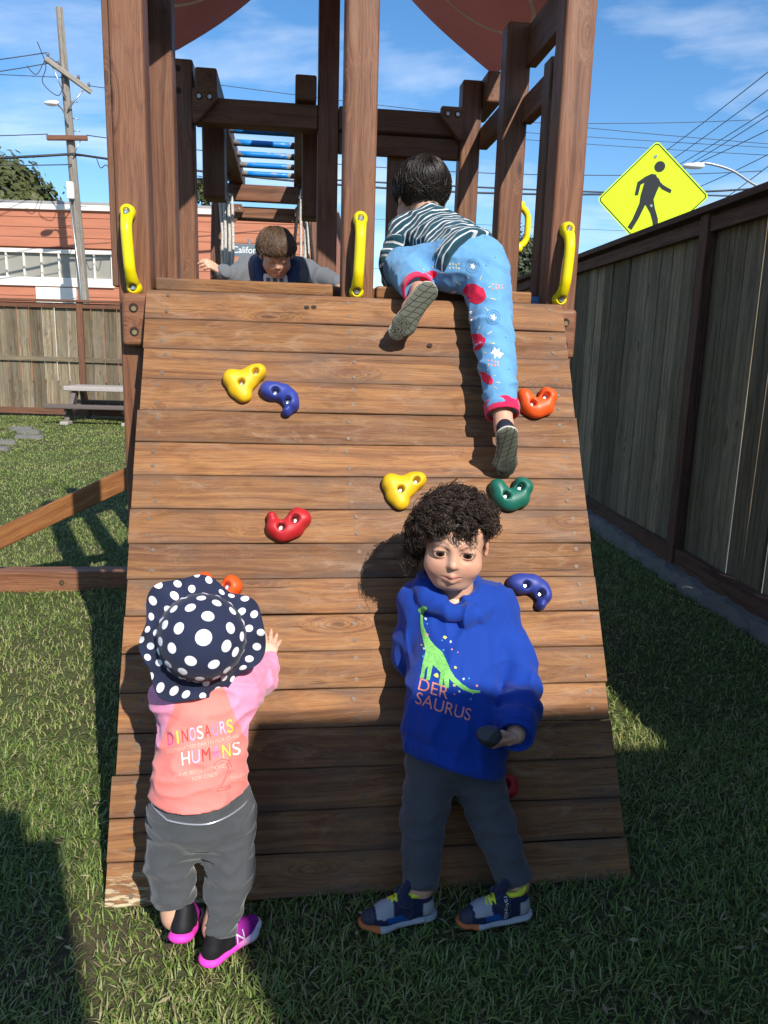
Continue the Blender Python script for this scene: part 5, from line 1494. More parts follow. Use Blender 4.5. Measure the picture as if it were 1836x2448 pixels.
# ribbed cuff at the hand holding the rock
_cd = unit(np.array(J['wrB']) - np.array(J['elB'])); _cp = np.array(J['wrB']); _cu = unit(np.cross(_cd, (0, 0, 1))); _cw = np.cross(_cd, _cu)
_cv = []; _cf = []
for i, (o_, rr_) in enumerate(((-.022, .043), (-.016, .0415), (.004, .0385), (.012, .0375), (.013, .034), (-.01, .033))):
    for j in range(48):
        a = 2 * math.pi * j / 48; q = rr_ + .0012 * math.cos(a * 24) * (i < 4); _cv.append(_cp + _cd * o_ + q * (math.cos(a) * _cu + math.sin(a) * _cw))
for i in range(5):
    for j in range(48): _cf.append((i * 48 + j, i * 48 + (j + 1) % 48, (i + 1) * 48 + (j + 1) % 48, (i + 1) * 48 + j))
world_part('cuff', np.array(_cv), np.array(_cf), M_HOOD, hoodie, BB)
# trousers
tr_ = SDF()
tr_.ell((.162, .036, .325), (.098, .076, .085), None, .03)
for s_ in 'AB':
    hi, kn, an = (np.array(J[q + s_]) for q in ('hi', 'kn', 'an'))
    tr_.cap(hi, kn, .061, .050, .02).cap(kn, an, .050, .036, .006)
def tro_disp(P):
    return folds(P * A((.8, .8, 1.5)), 21, 21, .006) + folds(P * A((.8, .8, 2.0)), 46, 22, .0016)
tr_.disp = tro_disp
for s_ in 'AB':
    an = np.array(J['an' + s_]); kn = np.array(J['kn' + s_]); d = unit(an - kn); tr_.cutin(an + d * .006, d, an, .075)
tv, tq = tr_.mesh(.0042)
M_CHAR = cloth('charcoal_fleece', (.060, .062, .070), .92, .14, 800, .3, (.095, .098, .105))
world_part('trousers', tv, tq, M_CHAR, boy, BB)
# shoes
def boy_upper(l, sd):
    x, y, z = l.T; c = rgba(len(l), (.014, .020, .060)); x = x * sd
    c[(y > .08) & (y < .30) & (z > .19)] = (.33, .34, .36, 1)
    c[(np.abs(x) > .08) & (y > -.10) & (y < .16) & (z < .20) & (z > .10 + .2 * (y - .03))] = (.010, .085, .33, 1)
    c[(y > .33) | ((y > .24) & (z < .11))] = (.045, .048, .065, 1)
    c[(y < -.30) & (z > .12) & (z < .30)] = (.36, .37, .39, 1)
    c[(z > .385) & (y < -.12)] = (.55, .60, .04, 1)
    return c
def boy_sole(l, sd):
    x, y, z = l.T; c = rgba(len(l), (.40, .41, .42)); c[(y > .26)] = (.52, .15, .04, 1); c[(z < .035) & (y > -.1)] = (.50, .15, .05, 1); return c
M_LACE = plain('yellow_lace', (.72, .70, .03), .7); M_STRAP = cloth('navy_strap', (.012, .017, .050), .7)
def boy_shoe(at, fwd, side, lettered):
    o, W, M, bv = shoe(boy, BB, at, fwd, (0, 0, 1), .168, side, boy_upper, boy_sole)
    L = .168
    for k, y in enumerate((.02, .07, .12)):
        z = .365 - .42 * (y + .02); tube('lace', smooth_path([W(-.085, y - .015, z - .07), W(-.04, y + .01, z - .005), W(.04, y - .01, z + .004), W(.085, y + .015, z - .07)]), .0042, M_LACE, o, 7)
    tube('lace', smooth_path([W(.06, -.01, .345), W(-.03, .055, .345), W(.05, .10, .315)]), .0040, M_LACE, o, 7)
    # strap across the instep
    s = SDF(); s.cap(W(-.115, -.095, .20), W(-.085, -.075, .335), .016, .016, .004, (M[0], 2.2)).cap(W(-.085, -.075, .335), W(.085, -.075, .345), .017, .017, .004, (M[2], 2.2)).cap(W(.085, -.075, .345), W(.125, -.10, .17), .017, .018, .004, (M[0], 2.2))
    v, q = s.mesh(.003); st = world_part('strap', v, q, M_STRAP, o, BB)
    _ts = SDF(); _ts.cap(W(0, -.05, .36), W(0, -.13, .50), .015, .013, .004, (M[1], 2.0)); _tv, _tq = _ts.mesh(.0028); world_part('tongue', _tv, _tq, M_STRAP, o, BB)
    tube('collar', smooth_path([W(-.075, -.15, .40), W(-.085, -.28, .40), W(-.04, -.38, .44), (W(.04, -.38, .44)), W(.085, -.28, .40), W(.075, -.15, .40)]), .0058, M_LACE, o, 8)
    if lettered:
        fw = Vector(M[1]); upv = Vector(M[2]); nx = Vector(M[0]) * lettered
        me = text_mesh('TSUKIHOSHI', .0105, M_WHITE)
        Mx = Matrix((-upv, fw * lettered, nx)).transposed().to_4x4(); Mx.translation = Vector(W(.14 * lettered, -.085, .255))
        decal(me, Mx, bvh_of(v, q), -nx, .0008, BB, 'lettering', M_WHITE, st, .004)
    return o
boy_shoe((.030, -.094, .004), (-1, -.14, 0), 1, 0)
boy_shoe((.236, -.110, .004), (-1, -.17, 0), -1, -1)
# curly hair
def rule_b(x, y, z): return ((z > .27) | ((y < .22) & (z > .10)) | ((y < .06) & (z > -.12)) | ((y < -.12) & (z > -.28))) & ~((x < -.18) & (y > -.22) & (z < .17))
cv, cq = hair_cap(hc, HMx, HH, rule_b, (.365, .445, .37), boy, BB, M_HDARK, .020)
p0, n0_, r_ = scalp(None, HMx, HH, 430, rule_b, 8)
NS = 11; NC = len(p0); K = 15; t_ = np.linspace(0, 1, K)
flow0 = n0_ * .9 + np.array((.32, .30, .12)) + r_.normal(size=(NC, 3)) * .50; flow0 /= np.linalg.norm(flow0, axis=1, keepdims=True)
L0 = r_.uniform(.13, .39, NC); L0[(p0[:, 0] < -.2) & (p0[:, 2] < .28)] *= .38; L0[p0[:, 1] < -.2] *= .7; L0[(p0[:, 0] > .15) & (p0[:, 2] < .25)] *= 1.25
L0[(p0[:, 1] > .2)] *= .62
turn0 = r_.uniform(1.3, 2.6, NC) * 2 * np.pi; ph0 = r_.uniform(0, 6.28, NC); cr0 = r_.uniform(.022, .072, NC); ax0 = r_.normal(size=(NC, 3))
ix = np.repeat(np.arange(NC), NS); N = len(ix); jit = r_.normal(size=(N, 3)) * .024; fly = (r_.rand(N) < .035)
p = p0[ix] + jit; nn = n0_[ix]; flow = flow0[ix] + r_.normal(size=(N, 3)) * .06; LN = (L0[ix] * r_.uniform(.75, 1.1, N) * np.where(fly, 1.12, 1))[:, None, None]; flow = np.where(fly[:, None], flow + r_.normal(size=(N, 3)) * .35, flow)
path = p[:, None] + nn[:, None] * .03 + flow[:, None] * (t_[None, :, None] * LN) * .55 + np.array((0, 0, -1.0)) * (t_[None, :, None] ** 1.8) * LN * .72
path = path + nn[:, None] * (np.sin(t_ * np.pi)[None, :, None] * .05) - jit[:, None] * (t_[None, :, None] ** 1.5) * .6
u1 = np.cross(flow, ax0[ix]); u1 /= np.linalg.norm(u1, axis=1, keepdims=True); u2 = np.cross(flow, u1)
an_ = t_[None] * turn0[ix][:, None] + ph0[ix][:, None]; cr = cr0[ix][:, None, None] * np.clip(t_ * 3, 0, 1)[None, :, None]
path = path + cr * (np.cos(an_)[..., None] * u1[:, None] + np.sin(an_)[..., None] * u2[:, None])
# do not sink into the skull
q_ = (path - np.array((0, -.05, .13))) / np.array((.385, .465, .39)); ql = np.linalg.norm(q_, axis=2, keepdims=True); path = np.where(ql < 1, np.array((0, -.05, .13)) + q_ / np.maximum(ql, 1e-6) * np.array((.385, .465, .39)), path)
# keep the fringe off the eyes
pw = clip_ramp(to_world(path, hc, HMx, HH))
hm = hair_mesh('hair', pw - np.array(BB), .00105, M_HDARK)
hair = link('hair', hm, Matrix.Translation(Vector(BB)), boy)
n0 = len(cv); cap_me = mesh_np('hair_cap', clip_ramp(cv[None])[0] - np.array(BB), cq, M_HDARK); link('hair_cap', cap_me, Matrix.Translation(Vector(BB)), hair)
# the black rock
_s = SDF(); _s.ell((0, 0, 0), (.028, .023, .024)); _r3 = np.random.RandomState(2)
for k in range(14):
    d = unit(_r3.normal(size=3)); _s.cut(d * _r3.uniform(.019, .025), d, .002)
_s.disp = lambda P: .0012 * sines(P, 260, 5)
_v, _q = _s.mesh(.0018)
t = NT('black_rock'); v_ = t.obj(); n_ = t.noise(v_, 120, 5, .7); t.bump(n_, .7, .003); M_ROCK = t.done(t.mix(n_, (.008, .008, .009), (.050, .052, .058)), .34)
tag(link('rock', mesh_np('rock', _v, _q, M_ROCK), Matrix.Translation((.203, -.106, .432)) @ Matrix.Rotation(.5, 4, 'Y')), 'glossy black rock held in the hand of the boy in blue', 'rock')

# ================================================================== toddler in the polka dot hat, seen from behind
TB = (-.37, -.12, 0.0)
tc_ = np.array((-.364, .000, .612)); TH = .168
TM = lframe((-.05, .95, .30), (.05, -.3, 1))
th_, TW = head_sdf(tc_, TM, TH, face=False)
th_.cap(TW(0, -.12, -.25), (-.368, .0, .50), .040, .045, .02)
T = dict(shL=(-.428, .0, .487), shR=(-.308, .0, .490), elL=(-.430, .095, .465), wrL=(-.415, .175, .455), elR=(-.268, .092, .474), wrR=(-.250, .165, .480), hiL=(-.425, -.065, .245), hiR=(-.323, -.070, .245), knL=(-.436, -.092, .165), knR=(-.314, -.108, .155), anL=(-.421, -.118, .072), anR=(-.338, -.146, .060))
tb = SDF(); tb.cap((-.368, -.005, .50), (-.374, -.06, .30), .055, .070, .02, ((0, 1, .3), 1.3)).cap(T['shL'], T['shR'], .030, .030, .03)
for s_ in 'LR':
    tb.chain([T['sh' + s_], T['el' + s_], T['wr' + s_]], [.028, .025, .019]); tb.chain([T['hi' + s_], T['kn' + s_], T['an' + s_]], [.05, .036, .028]); tb.cap(T['an' + s_], np.array(T['an' + s_]) + (0, .04, -.03), .024, .02, .02)
thR = hand_sdf((-.249, .170, .484), (.22, .52, .82), (.15, -.80, .55), .080, -1, (.22, .18, .20, .24), .75, .17)
thL = hand_sdf((-.414, .185, .458), (.0, .7, .7), (0, -.75, .6), .080, 1, (.3, .3, .3, .3), .6, .1)
tod = person('toddler in navy polka dot sun hat and coral shirt reaching up the ramp', TB, [(th_, .004), (tb, .0055), (thR, .0019), (thL, .0028)])
# shirt
ts = SDF()
ts.cap((-.368, -.008, .485), (-.376, -.066, .335), .083, .094, .02, ((0, 1, .30), 1.30)).cap((-.376, -.066, .335), (-.378, -.075, .29), .094, .096, .0, ((0, 1, .3), 1.3))
ts.cap(T['shL'], T['shR'], .043, .043, .04).cap((-.368, .0, .50), (-.366, .02, .53), .055, .045, .03)
ts.cap(T['shR'], T['elR'], .045, .040, .03).cap(T['elR'], T['wrR'], .040, .030, .01); ts.cap(T['shL'], T['elL'], .044, .040, .03).cap(T['elL'], T['wrL'], .040, .030, .01)
ts.cut((-.37, -.07, .312), (.05, .0, -1), .006)
ts.disp = lambda P: folds(P * A((.6, .8, 1.5)), 22, 31, .0065) + folds(P * A((.6, .7, 1.8)), 50, 33, .0015)
sv, sq_ = ts.mesh(.0038)
col = rgba(len(sv), (.86, .215, .185)); dR = np.abs(sv[:, 0] + .368); lim = .062 - .42 * (.50 - sv[:, 2]).clip(-.1, .2)
m_ = (dR > np.maximum(.048 + .36 * (.515 - sv[:, 2]), .03)) & (sv[:, 2] > .405) | (sv[:, 1] > .055); col[m_] = (.80, .27, .42, 1)
shirt = world_part('shirt', sv, sq_, M_JERSEY, tod, TB, {'tint': col})
SB = bvh_of(sv, sq_); TVD = Vector((-.13, 1.42, -.72)).normalized()
_tp = Matrix((Vector((1, .09, 0)).normalized(), Vector((0, .45, .89)).normalized(), -TVD)).transposed().to_4x4(); _tp.translation = Vector((-.356, -.22, .492))
PAL = {'m': (.78, .08, .30), 'y': (.85, .66, .06), 'r': (.78, .05, .05), 'l': (.66, .42, .72), 'w': (.70, .78, .72), 'p': (.82, .22, .50)}
def row(txt, cols, x0, y0, w, hgt, tilt):
    n = len(txt); st = w / n
    for i, ch in enumerate(txt):
        me = text_mesh(ch, hgt * 1.42, m_print(PAL[cols[i]])); xs = [v.co.x for v in me.vertices]; k = st * .80 / max(max(xs) - min(xs), .0045) if ch != 'I' else 1.0
        for v in me.vertices: v.co.x *= k
        a = R(tilt); x = (i + .5) * st
        decal(me, _tp @ Matrix.Translation((x0 + x * math.cos(a), y0 + x * math.sin(a), 0)) @ Matrix.Rotation(a, 4, 'Z'), SB, TVD, .0011, TB, 'letter', m_print(PAL[cols[i]]), shirt, .006)
row('DINOSAURS', 'myrlwrply', -.0665, .012, .128, .025, 8); row('HUMANS', 'wlrpyw', -.038, -.026, .115, .025, 6)
for txt, x, y, sz, tl in (('DOMINATED EARTH FOR OVER', .002, .000, .0098, 8), ('HAVE BEEN AROUND', .000, -.049, .0100, 7), ('FOR ONLY', .008, -.060, .0098, 7), ('MILLION', .072, -.066, .0080, 6), ('YEARS', .072, -.075, .0080, 6)):
    decal(text_mesh(txt, sz, M_WHITE), _tp @ Matrix.Translation((x, y, 0)) @ Matrix.Rotation(R(tl), 4, 'Z'), SB, TVD, .0011, TB, 'lettering', m_print((.86, .42, .34)), shirt, .006)
# outlined numeral two
_two = [(-.012, .014), (-.008, .022), (0, .026), (.009, .022), (.012, .013), (.008, .003), (-.002, -.012), (-.013, -.026), (.013, -.026), (.013, -.0215), (-.005, -.0215), (.004, -.008), (.014, .004), (.0175, .014), (.013, .027), (0, .0315), (-.013, .027), (-.0175, .014), (-.012, .014)]
for a, b in zip(_two, _two[1:]):
    d = Vector((b[0] - a[0], b[1] - a[1])); 
    if d.length < 1e-6: continue
    n_ = Vector((-d.y, d.x)).normalized() * .0005
    decal(poly_me([(a[0] - n_.x, a[1] - n_.y), (b[0] - n_.x, b[1] - n_.y), (b[0] + n_.x, b[1] + n_.y), (a[0] + n_.x, a[1] + n_.y)]), _tp @ Matrix.Translation((.042, -.062, 0)) @ Matrix.Rotation(R(5), 4, 'Z'), SB, TVD, .0011, TB, 'numeral_line', m_print((.30, .09, .08)), shirt, .012)
# trousers
tp_ = SDF(); tp_.ell((-.373, -.066, .268), (.102, .086, .078), None, .03).cap((-.374, -.062, .30), (-.374, -.058, .325), .094, .086, .02, ((0, 1, .2), 1.25))
for s_, r3 in (('L', (.053, .047, .040)), ('R', (.053, .047, .038))):
    tp_.cap(T['hi' + s_], T['kn' + s_], r3[0], r3[1], .03).cap(T['kn' + s_], T['an' + s_], r3[1], r3[2], .006)
tp_.disp = lambda P: folds(P * A((.8, .8, 1.5)), 20, 41, .006) + folds(P * A((.8, .8, 2.0)), 46, 42, .0014) + .0025 * np.exp(-((P[:, 2] - .302) / .004) ** 2)
for s_, dz in (('L', .022), ('R', -.010)):
    an = np.array(T['an' + s_]); kn = np.array(T['kn' + s_]); d = unit(an - kn); tp_.cutin(an - d * dz, d, an, .085)
tp_.cut((0, 0, .335), (0, 0, 1), .004)
pv, pq = tp_.mesh(.0042)
M_GREYT = cloth('grey_sweat_cloth', (.050, .054, .060), .92, .14, 800, .3, (.080, .085, .09))
tt_ = world_part('trousers', pv, pq, M_GREYT, tod, TB)
TBV = bvh_of(pv, pq)
# glitter piping below the waistband
pts = []
for k in range(21):
    x = -.468 + .19 * k / 20; h_ = TBV.ray_cast(Vector((x, -.5, .300 - .010 * math.sin(math.pi * k / 20))), Vector((0, 1, 0)))[0]
    if h_: pts.append(h_ + Vector((0, -.001, 0)))
t = NT('silver_glitter'); v_ = t.obj(False); w_ = t.voro(v_, 700, out='Color'); M_GLIT = t.done(t.mix(t.n('ShaderNodeRGBToBW').outputs[0], (.35, .36, .38), (.8, .8, .82)), .25, .7)
tube('piping', pts, .0022, M_GLIT, tt_, 6)
# shoes
def tod_upper(l, sd):
    x, y, z = l.T; c = rgba(len(l), (.33, .020, .30)); c[(y < -.06) | (z > .34)] = (.010, .010, .012, 1); c[(y > .30) & (z < .16)] = (.38, .035, .36, 1); return c
def tod_sole(l, sd):
    x, y, z = l.T; k = np.clip((y + .05) / .28, 0, 1)[:, None]; c = rgba(len(l), (.82, .055, .48)) * (1 - k) + rgba(len(l), (.78, .70, .74)) * k; c[(z < .03)] = (.10, .10, .10, 1); return c
o1, W1, M1, b1 = shoe(tod, TB, (-.312, -.135, .004), (.66, .75, 0), (0, 0, 1), .150, -1, tod_upper, tod_sole, thick=1.45)
o2, W2, M2, b2 = shoe(tod, TB, (-.402, -.112, .026), (.10, .93, -.32), (.05, .32, .95), .150, 1, tod_upper, tod_sole, thick=1.45)
me = text_mesh('N', .030, M_WHITE); Mx = Matrix((Vector(M1[1]), Vector(M1[2]), Vector(M1[0]))).transposed().to_4x4(); Mx.translation = Vector(W1(.2, .02, .20))
decal(me, Mx, b1, -Vector(M1[0]), .0008, TB, 'letter_logo', m_print((.75, .66, .78)), o1, .005)
# sun hat
HA = unit((.16, -.93, .33)); HC = np.array((-.368, -.058, .634)); e1 = unit(np.cross((0, 0, 1), HA)); e2 = np.cross(HA, e1)
nth, nt = 160, 46; V = np.zeros((nt + 1, nth, 3)); UV = np.zeros((nt + 1, nth, 2)); _r4 = np.random.RandomState(9); ph = _r4.uniform(0, 6.28, 8)
for i in range(nt + 1):
    t = i / nt
    for j in range(nth):
        a = 2 * math.pi * j / nth
        gather = math.sin(a * 23 + ph[0] + 2 * math.sin(a * 3)) * .6 + math.sin(a * 37 + ph[1]) * .4
        if t < .58:
            q = t / .58; an = q * math.pi / 2; rho = .085 * math.sin(an) ** .82; z = .086 * math.cos(an) ** .85
            rho += .0018 * gather * max(0, q - .55) * 2; z += .003 * math.sin(a * 2 + ph[2]) * q + .0025 * math.sin(a * 5 + ph[3]) * q
            arc = q * .140
        else:
            q = (t - .58) / .42; rho = .085 + .035 * q ** .9; arc = .140 + .052 * q
            ruff = math.sin(a * 7 + ph[4] + .8 * math.sin(a * 2)) * .62 + .38 * math.sin(a * 11 + ph[5])
            z = -.006 * math.sin(q * 3) - .020 * q + .018 * ruff * q ** 1.1 + .0022 * gather * (1 - q)
            rho += .007 * math.cos(a * 7 + ph[6]) * q + (.010 * q) * math.sin(a * 3 + ph[7])
        V[i, j] = HC + rho * (math.cos(a) * e1 + math.sin(a) * e2 * 1.0) + z * HA
        UV[i, j] = (arc * math.cos(a), arc * math.sin(a))
V[..., :] += 0
I = np.arange((nt + 1) * nth).reshape(nt + 1, nth); Q = np.stack([I[:-1], np.roll(I[:-1], -1, 1), np.roll(I[1:], -1, 1), I[1:]], -1).reshape(-1, 4)
V2 = V.reshape(-1, 3); n_v = len(V2); inner = V2 - HA * .003
Vh = np.concatenate([V2, inner]); Qh = np.concatenate([Q, Q[:, ::-1] + n_v]); rim_ = np.stack([I[-1], np.roll(I[-1], -1), np.roll(I[-1], -1) + n_v, I[-1] + n_v], -1); Qh = np.concatenate([Qh, rim_])
uv = np.concatenate([UV.reshape(-1, 2)] * 2); at_ = np.concatenate([uv, np.concatenate([np.zeros(n_v), np.ones(n_v)])[:, None]], 1)
def m_dots():
    t = NT('navy_polka_dot_cotton'); p = t.attr('cloth', 'Vector'); s3 = t.sep(p)
    d = t.voro(t.map(t.comb(s3[0], s3[1]), (1, 1, 1), (0, 0, R(27)), (.011, .006, 0)), 24.0, 'F1', .28, '2D'); m = t.fr(d, .250, .275, 1, 0)
    n = t.noise(t.obj(False), 90, 4, .6); c = t.mix(m, (.018, .024, .055), (.78, .78, .82)); c = t.mix(s3[2], c, (.16, .20, .27)); t.bump(n, .25, .003); return t.done(c, .85, spec=.2, sheen=.1)
hat = world_part('sun_hat', Vh, Qh, m_dots(), tod, TB, {'cloth': at_})
# ================================================================== climber on the ramp, seen from behind
CBs = (.30, .66, 1.2)
cc = np.array((.207, 1.045, 1.668)); CH = .196
CM = lframe((-.20, .93, -.22), (-.03, .1, 1))
ch_, CW = head_sdf(cc, CM, CH, face=False)
ch_.cap(CW(0, -.14, -.22), (.232, .985, 1.570), .042, .048, .02)
def RPn(x, s, off): return np.array(RP(x, s, off))
Cj = dict(shL=(.148, .985, 1.540), shR=(.324, .995, 1.550), elL=(.112, .960, 1.462), wrL=(.125, 1.045, 1.408), elR=(.410, .990, 1.475), wrR=(.430, 1.090, 1.415), pel=(.302, .755, 1.440),
          hiL=(.252, .760, 1.432), hiR=(.348, .735, 1.428), knL=(.136, .872, 1.432), anL=(.152, .650, 1.345), knR=(.350, .592, 1.222), anR=(.351, .448, 1.006))
cb = SDF(); cb.cap((.235, .98, 1.57), (.300, .77, 1.45), .060, .070, .02).cap(Cj['shL'], Cj['shR'], .032, .032, .03)
for s_ in 'LR':
    cb.chain([Cj['sh' + s_], Cj['el' + s_], Cj['wr' + s_]], [.030, .026, .020]); cb.chain([Cj['hi' + s_], Cj['kn' + s_], Cj['an' + s_]], [.05, .038, .0245])
FR = unit((.20, .54, -.80)); UR = np.array((.03, .82, .57))
cb.cap(Cj['anR'], np.array(Cj['anR']) + FR * .05, .024, .022, .01); 
FL = unit(np.array((-.085, .032, -.118))); 
cb.cap(Cj['anL'], np.array(Cj['anL']) + FL * .05, .024, .022, .01)
hcl = hand_sdf((.127, 1.05, 1.402), (-.1, .95, -.2), (0, .1, 1), .098, 1, (.05, .05, .05, .05), .6, .1); hcr = hand_sdf((.431, 1.10, 1.408), (.1, .95, -.2), (0, .1, 1), .098, -1, (.05, .05, .05, .05), .6, .1)
clm = person('child in striped shirt and light blue trousers climbing over the top of the ramp', CBs, [(ch_, .0024), (cb, .0045), (hcl, .003), (hcr, .003)])
# striped shirt
sh = SDF(); TA = unit(np.array((.300, .760, 1.452)) - np.array((.235, .985, 1.560))); TB_ = unit(np.cross((1, 0, 0), TA))
sh.cap((.236, .975, 1.555), (.290, .80, 1.468), .092, .100, .02, ((TB_), 1.25)).cap((.290, .80, 1.468), (.305, .735, 1.445), .100, .106, .0, (TB_, 1.2))
sh.cap(Cj['shL'], Cj['shR'], .046, .046, .05).cap((.234, .985, 1.565), (.228, 1.0, 1.585), .056, .050, .03)
sh.cap(Cj['shL'], Cj['elL'], .045, .040, .03).cap(Cj['elL'], Cj['wrL'], .040, .032, .01); sh.cap(Cj['shR'], Cj['elR'], .045, .040, .03).cap(Cj['elR'], Cj['wrR'], .040, .032, .01)
sh.cap((.385, .80, 1.455), (.405, .735, 1.395), .028, .020, .05)
sh.cut((.312, .738, 1.446), unit(np.array((.52, -.62, -.40))), .006)
sh.disp = lambda P: folds(P * A((1, .8, .8)), 19, 51, .008) + folds(P, 40, 52, .002)
shv, shq = sh.mesh(.0038)
along = (shv - np.array((.235, .985, 1.56))) @ TA + .012 * np.sin((shv[:, 0] - .24) * 16) + .006 * wnoise(shv.astype(np.float32), 24, 55)
for s_ in 'LR':
    a, b = np.array(Cj['sh' + s_]), np.array(Cj['el' + s_]); d = unit(b - a); tt = (shv - a) @ d; rr = np.linalg.norm(shv - a - tt[:, None] * d, axis=1); tx = np.abs(shv[:, 0] - .24)
    k = (tt > .03) & (rr < .062) & (tx > .10); along[k] = tt[k] + (a - np.array((.235, .985, 1.56))) @ TA
def m_stripe():
    t = NT('teal_striped_jersey'); a = t.attr('along', 'Fac'); f = t.math('FRACT', t.math('ADD', t.math('MULTIPLY', a, 44.0), .45)); m = t.math('MULTIPLY', t.fr(f, .0, .05, 0, 1), t.fr(f, .24, .29, 1, 0))
    v = t.obj(False); n = t.noise(v, 700, 2, .6); c = t.mix(m, (.010, .060, .085), (.66, .66, .66)); t.bump(n, .25, .002); return t.done(c, .85, spec=.2, sheen=.15)
world_part('shirt', shv, shq, m_stripe(), clm, CBs, {'along': along})
# trousers
ct = SDF(); ct.ell(Cj['pel'], (.100, .088, .084), None, .03)
ct.cap(Cj['hiR'], Cj['knR'], .068, .053, .03).cap(Cj['knR'], Cj['anR'], .053, .042, .008)
ct.cap(Cj['hiL'], Cj['knL'], .070, .055, .03).cap(Cj['knL'], Cj['anL'], .055, .042, .02)
ct.disp = lambda P: folds(P * A((.9, 1, .9)), 18, 61, .007) + folds(P, 40, 62, .0016)
cuts = {}
for s_, back in (('R', .045), ('L', .030)):
    an, kn = np.array(Cj['an' + s_]), np.array(Cj['kn' + s_]); d = unit(an - kn); ct.cutin(an - d * back, d, an, .085); cuts[s_] = (an - d * back, d)
ctv, ctq = ct.mesh(.0038)
tint = rgba(len(ctv), (.125, .32, .56))
def m_pyj():
    t = NT('light_blue_printed_jersey'); a = t.attr('tint'); v = t.obj(False); n = t.noise(v, 700, 2, .6); 
    d1 = t.voro(v, 30, out='Distance'); c = t.mix(t.fr(d1, .05, .075, .75, 0), a, (.015, .02, .03))
    hs = t.n('ShaderNodeHueSaturation'); t.l(c, hs.inputs['Color']); t.l(t.fr(t.noise(v, 18, 4, .6), .25, .75, .9, 1.08), hs.inputs['Value'])
    t.bump(n, .2, .002); return t.done(hs.outputs[0], .85, spec=.2, sheen=.15)
trc = world_part('trousers', ctv, ctq, m_pyj(), clm, CBs, {'tint': tint})
CBV = bvh_of(ctv, ctq)
CRED = m_print((.62, .020, .060)); CYEL = m_print((.62, .60, .25)); CWHT = m_print((.75, .78, .80)); CORG = m_print((.70, .28, .16)); CWEB = m_print((.07, .16, .26))
CVD = Vector((.23, 1, .07)).normalized(); CVX = Vector((1, -.23, 0)).normalized(); CVU = CVX.cross(CVD); CVU = CVU if CVU.z > 0 else -CVU
def ondecal(pts, X, Z, mat, name, rot=0.0):
    """flat print laid on the trousers around world point (X, ., Z)"""
    M = Matrix((CVX, CVU, -CVD)).transposed().to_4x4(); M.translation = Vector((X, .30, Z)); M = M @ Matrix.Rotation(rot, 4, 'Z')
    return decal(poly_me(pts), M, CBV, CVD, .0010, CBs, name, mat, trc, .007)
def blob_pts(rx, ry, seed, n=16, j=.08):
    r = random.Random(seed); return [(rx * math.cos(2 * math.pi * k / n) * r.uniform(1 - j, 1 + j), ry * math.sin(2 * math.pi * k / n) * r.uniform(1 - j, 1 + j)) for k in range(n)]
def star_pts(r0, r1, n, seed):
    r = random.Random(seed); return [((r1 if k % 2 else r0) * r.uniform(.75, 1.2) * math.cos(math.pi * k / n), (r1 if k % 2 else r0) * r.uniform(.75, 1.2) * math.sin(math.pi * k / n)) for k in range(2 * n)]

for (X, Z, rx, ry, rot, sd) in ((.221, 1.325, .034, .025, -.5, 1), (.226, 1.198, .032, .022, .35, 2), (.262, 1.112, .022, .012, -.4, 3), (.090, 1.368, .024, .012, .5, 4)):
    ondecal(blob_pts(rx, ry, sd), X, Z, CRED, 'red_patch', rot)
    for k in range(9):
        a = 2 * math.pi * k / 9 + .3; c_, s_ = math.cos(a), math.sin(a); r0, r1 = 1.35, 1.35 + (.28 if k % 2 else .45); w = .0011
        p0 = (rx * r0 * c_, ry * r0 * s_ * 1.15); p1 = (rx * r1 * c_, ry * r1 * s_ * 1.15)
        ondecal([(p0[0] + w * s_, p0[1] - w * c_), (p1[0] + w * s_, p1[1] - w * c_), (p1[0] - w * s_, p1[1] + w * c_), (p0[0] - w * s_, p0[1] + w * c_)], X, Z, CYEL, 'ray_print', rot)
for (X, Z, r0, r1, n, sd) in ((.205, 1.262, .018, .009, 8, 5), (.290, 1.176, .016, .007, 6, 6), (.165, 1.320, .012, .006, 7, 9)):
    ondecal(star_pts(r0, r1, n, sd), X, Z, CWHT, 'burst_print')
for (X, Z) in ((.213, 1.398), (.276, 1.266)):
    for rr_ in (.007, .013, .019):
        P_ = [(rr_ * math.cos(math.pi * k / 4), rr_ * math.sin(math.pi * k / 4)) for k in range(9)]
        for a, b in zip(P_, P_[1:]):
            d = Vector((b[0] - a[0], b[1] - a[1])); nv = Vector((-d.y, d.x)).normalized() * .0005
            ondecal([(a[0] - nv.x, a[1] - nv.y), (b[0] - nv.x, b[1] - nv.y), (b[0] + nv.x, b[1] + nv.y), (a[0] + nv.x, a[1] + nv.y)], X, Z, CWEB, 'line_print')
    ondecal(star_pts(.010, .004, 5, 12), X, Z, CWHT, 'burst_print')
_rr = random.Random(3)
for (X, Z, m_) in ((.162, 1.401, CYEL), (.284, 1.350, CORG), (.281, 1.156, CORG)):
    for k in range(8): ondecal(blob_pts(.0022, .0026, k), X + (k % 4 - 1.5) * .0085 + _rr.uniform(-.001, .001), Z - (k // 4) * .009 + _rr.uniform(-.002, .002), m_, 'speck_print')
# red knitted cuffs
for s_, r_a, r_b in (('R', .047, .044), ('L', .046, .043)):
    p, d = cuts[s_]; q = SDF(); q.cap(p - d * .018, p + d * .028, r_a, r_b, .0); q.cap(p - d * .02, p + d * .06, r_a - .007, r_b - .007, .003, op='s'); q.cut(p + d * .012, d, .002); q.cut(p - d * .022, -d, .002)
    v, f = q.mesh(.0028); world_part('cuff', v, f, cloth('red_rib_cuff_' + s_.lower(), (.58, .012, .075), .8, .06, 900, .25), trc, CBs)
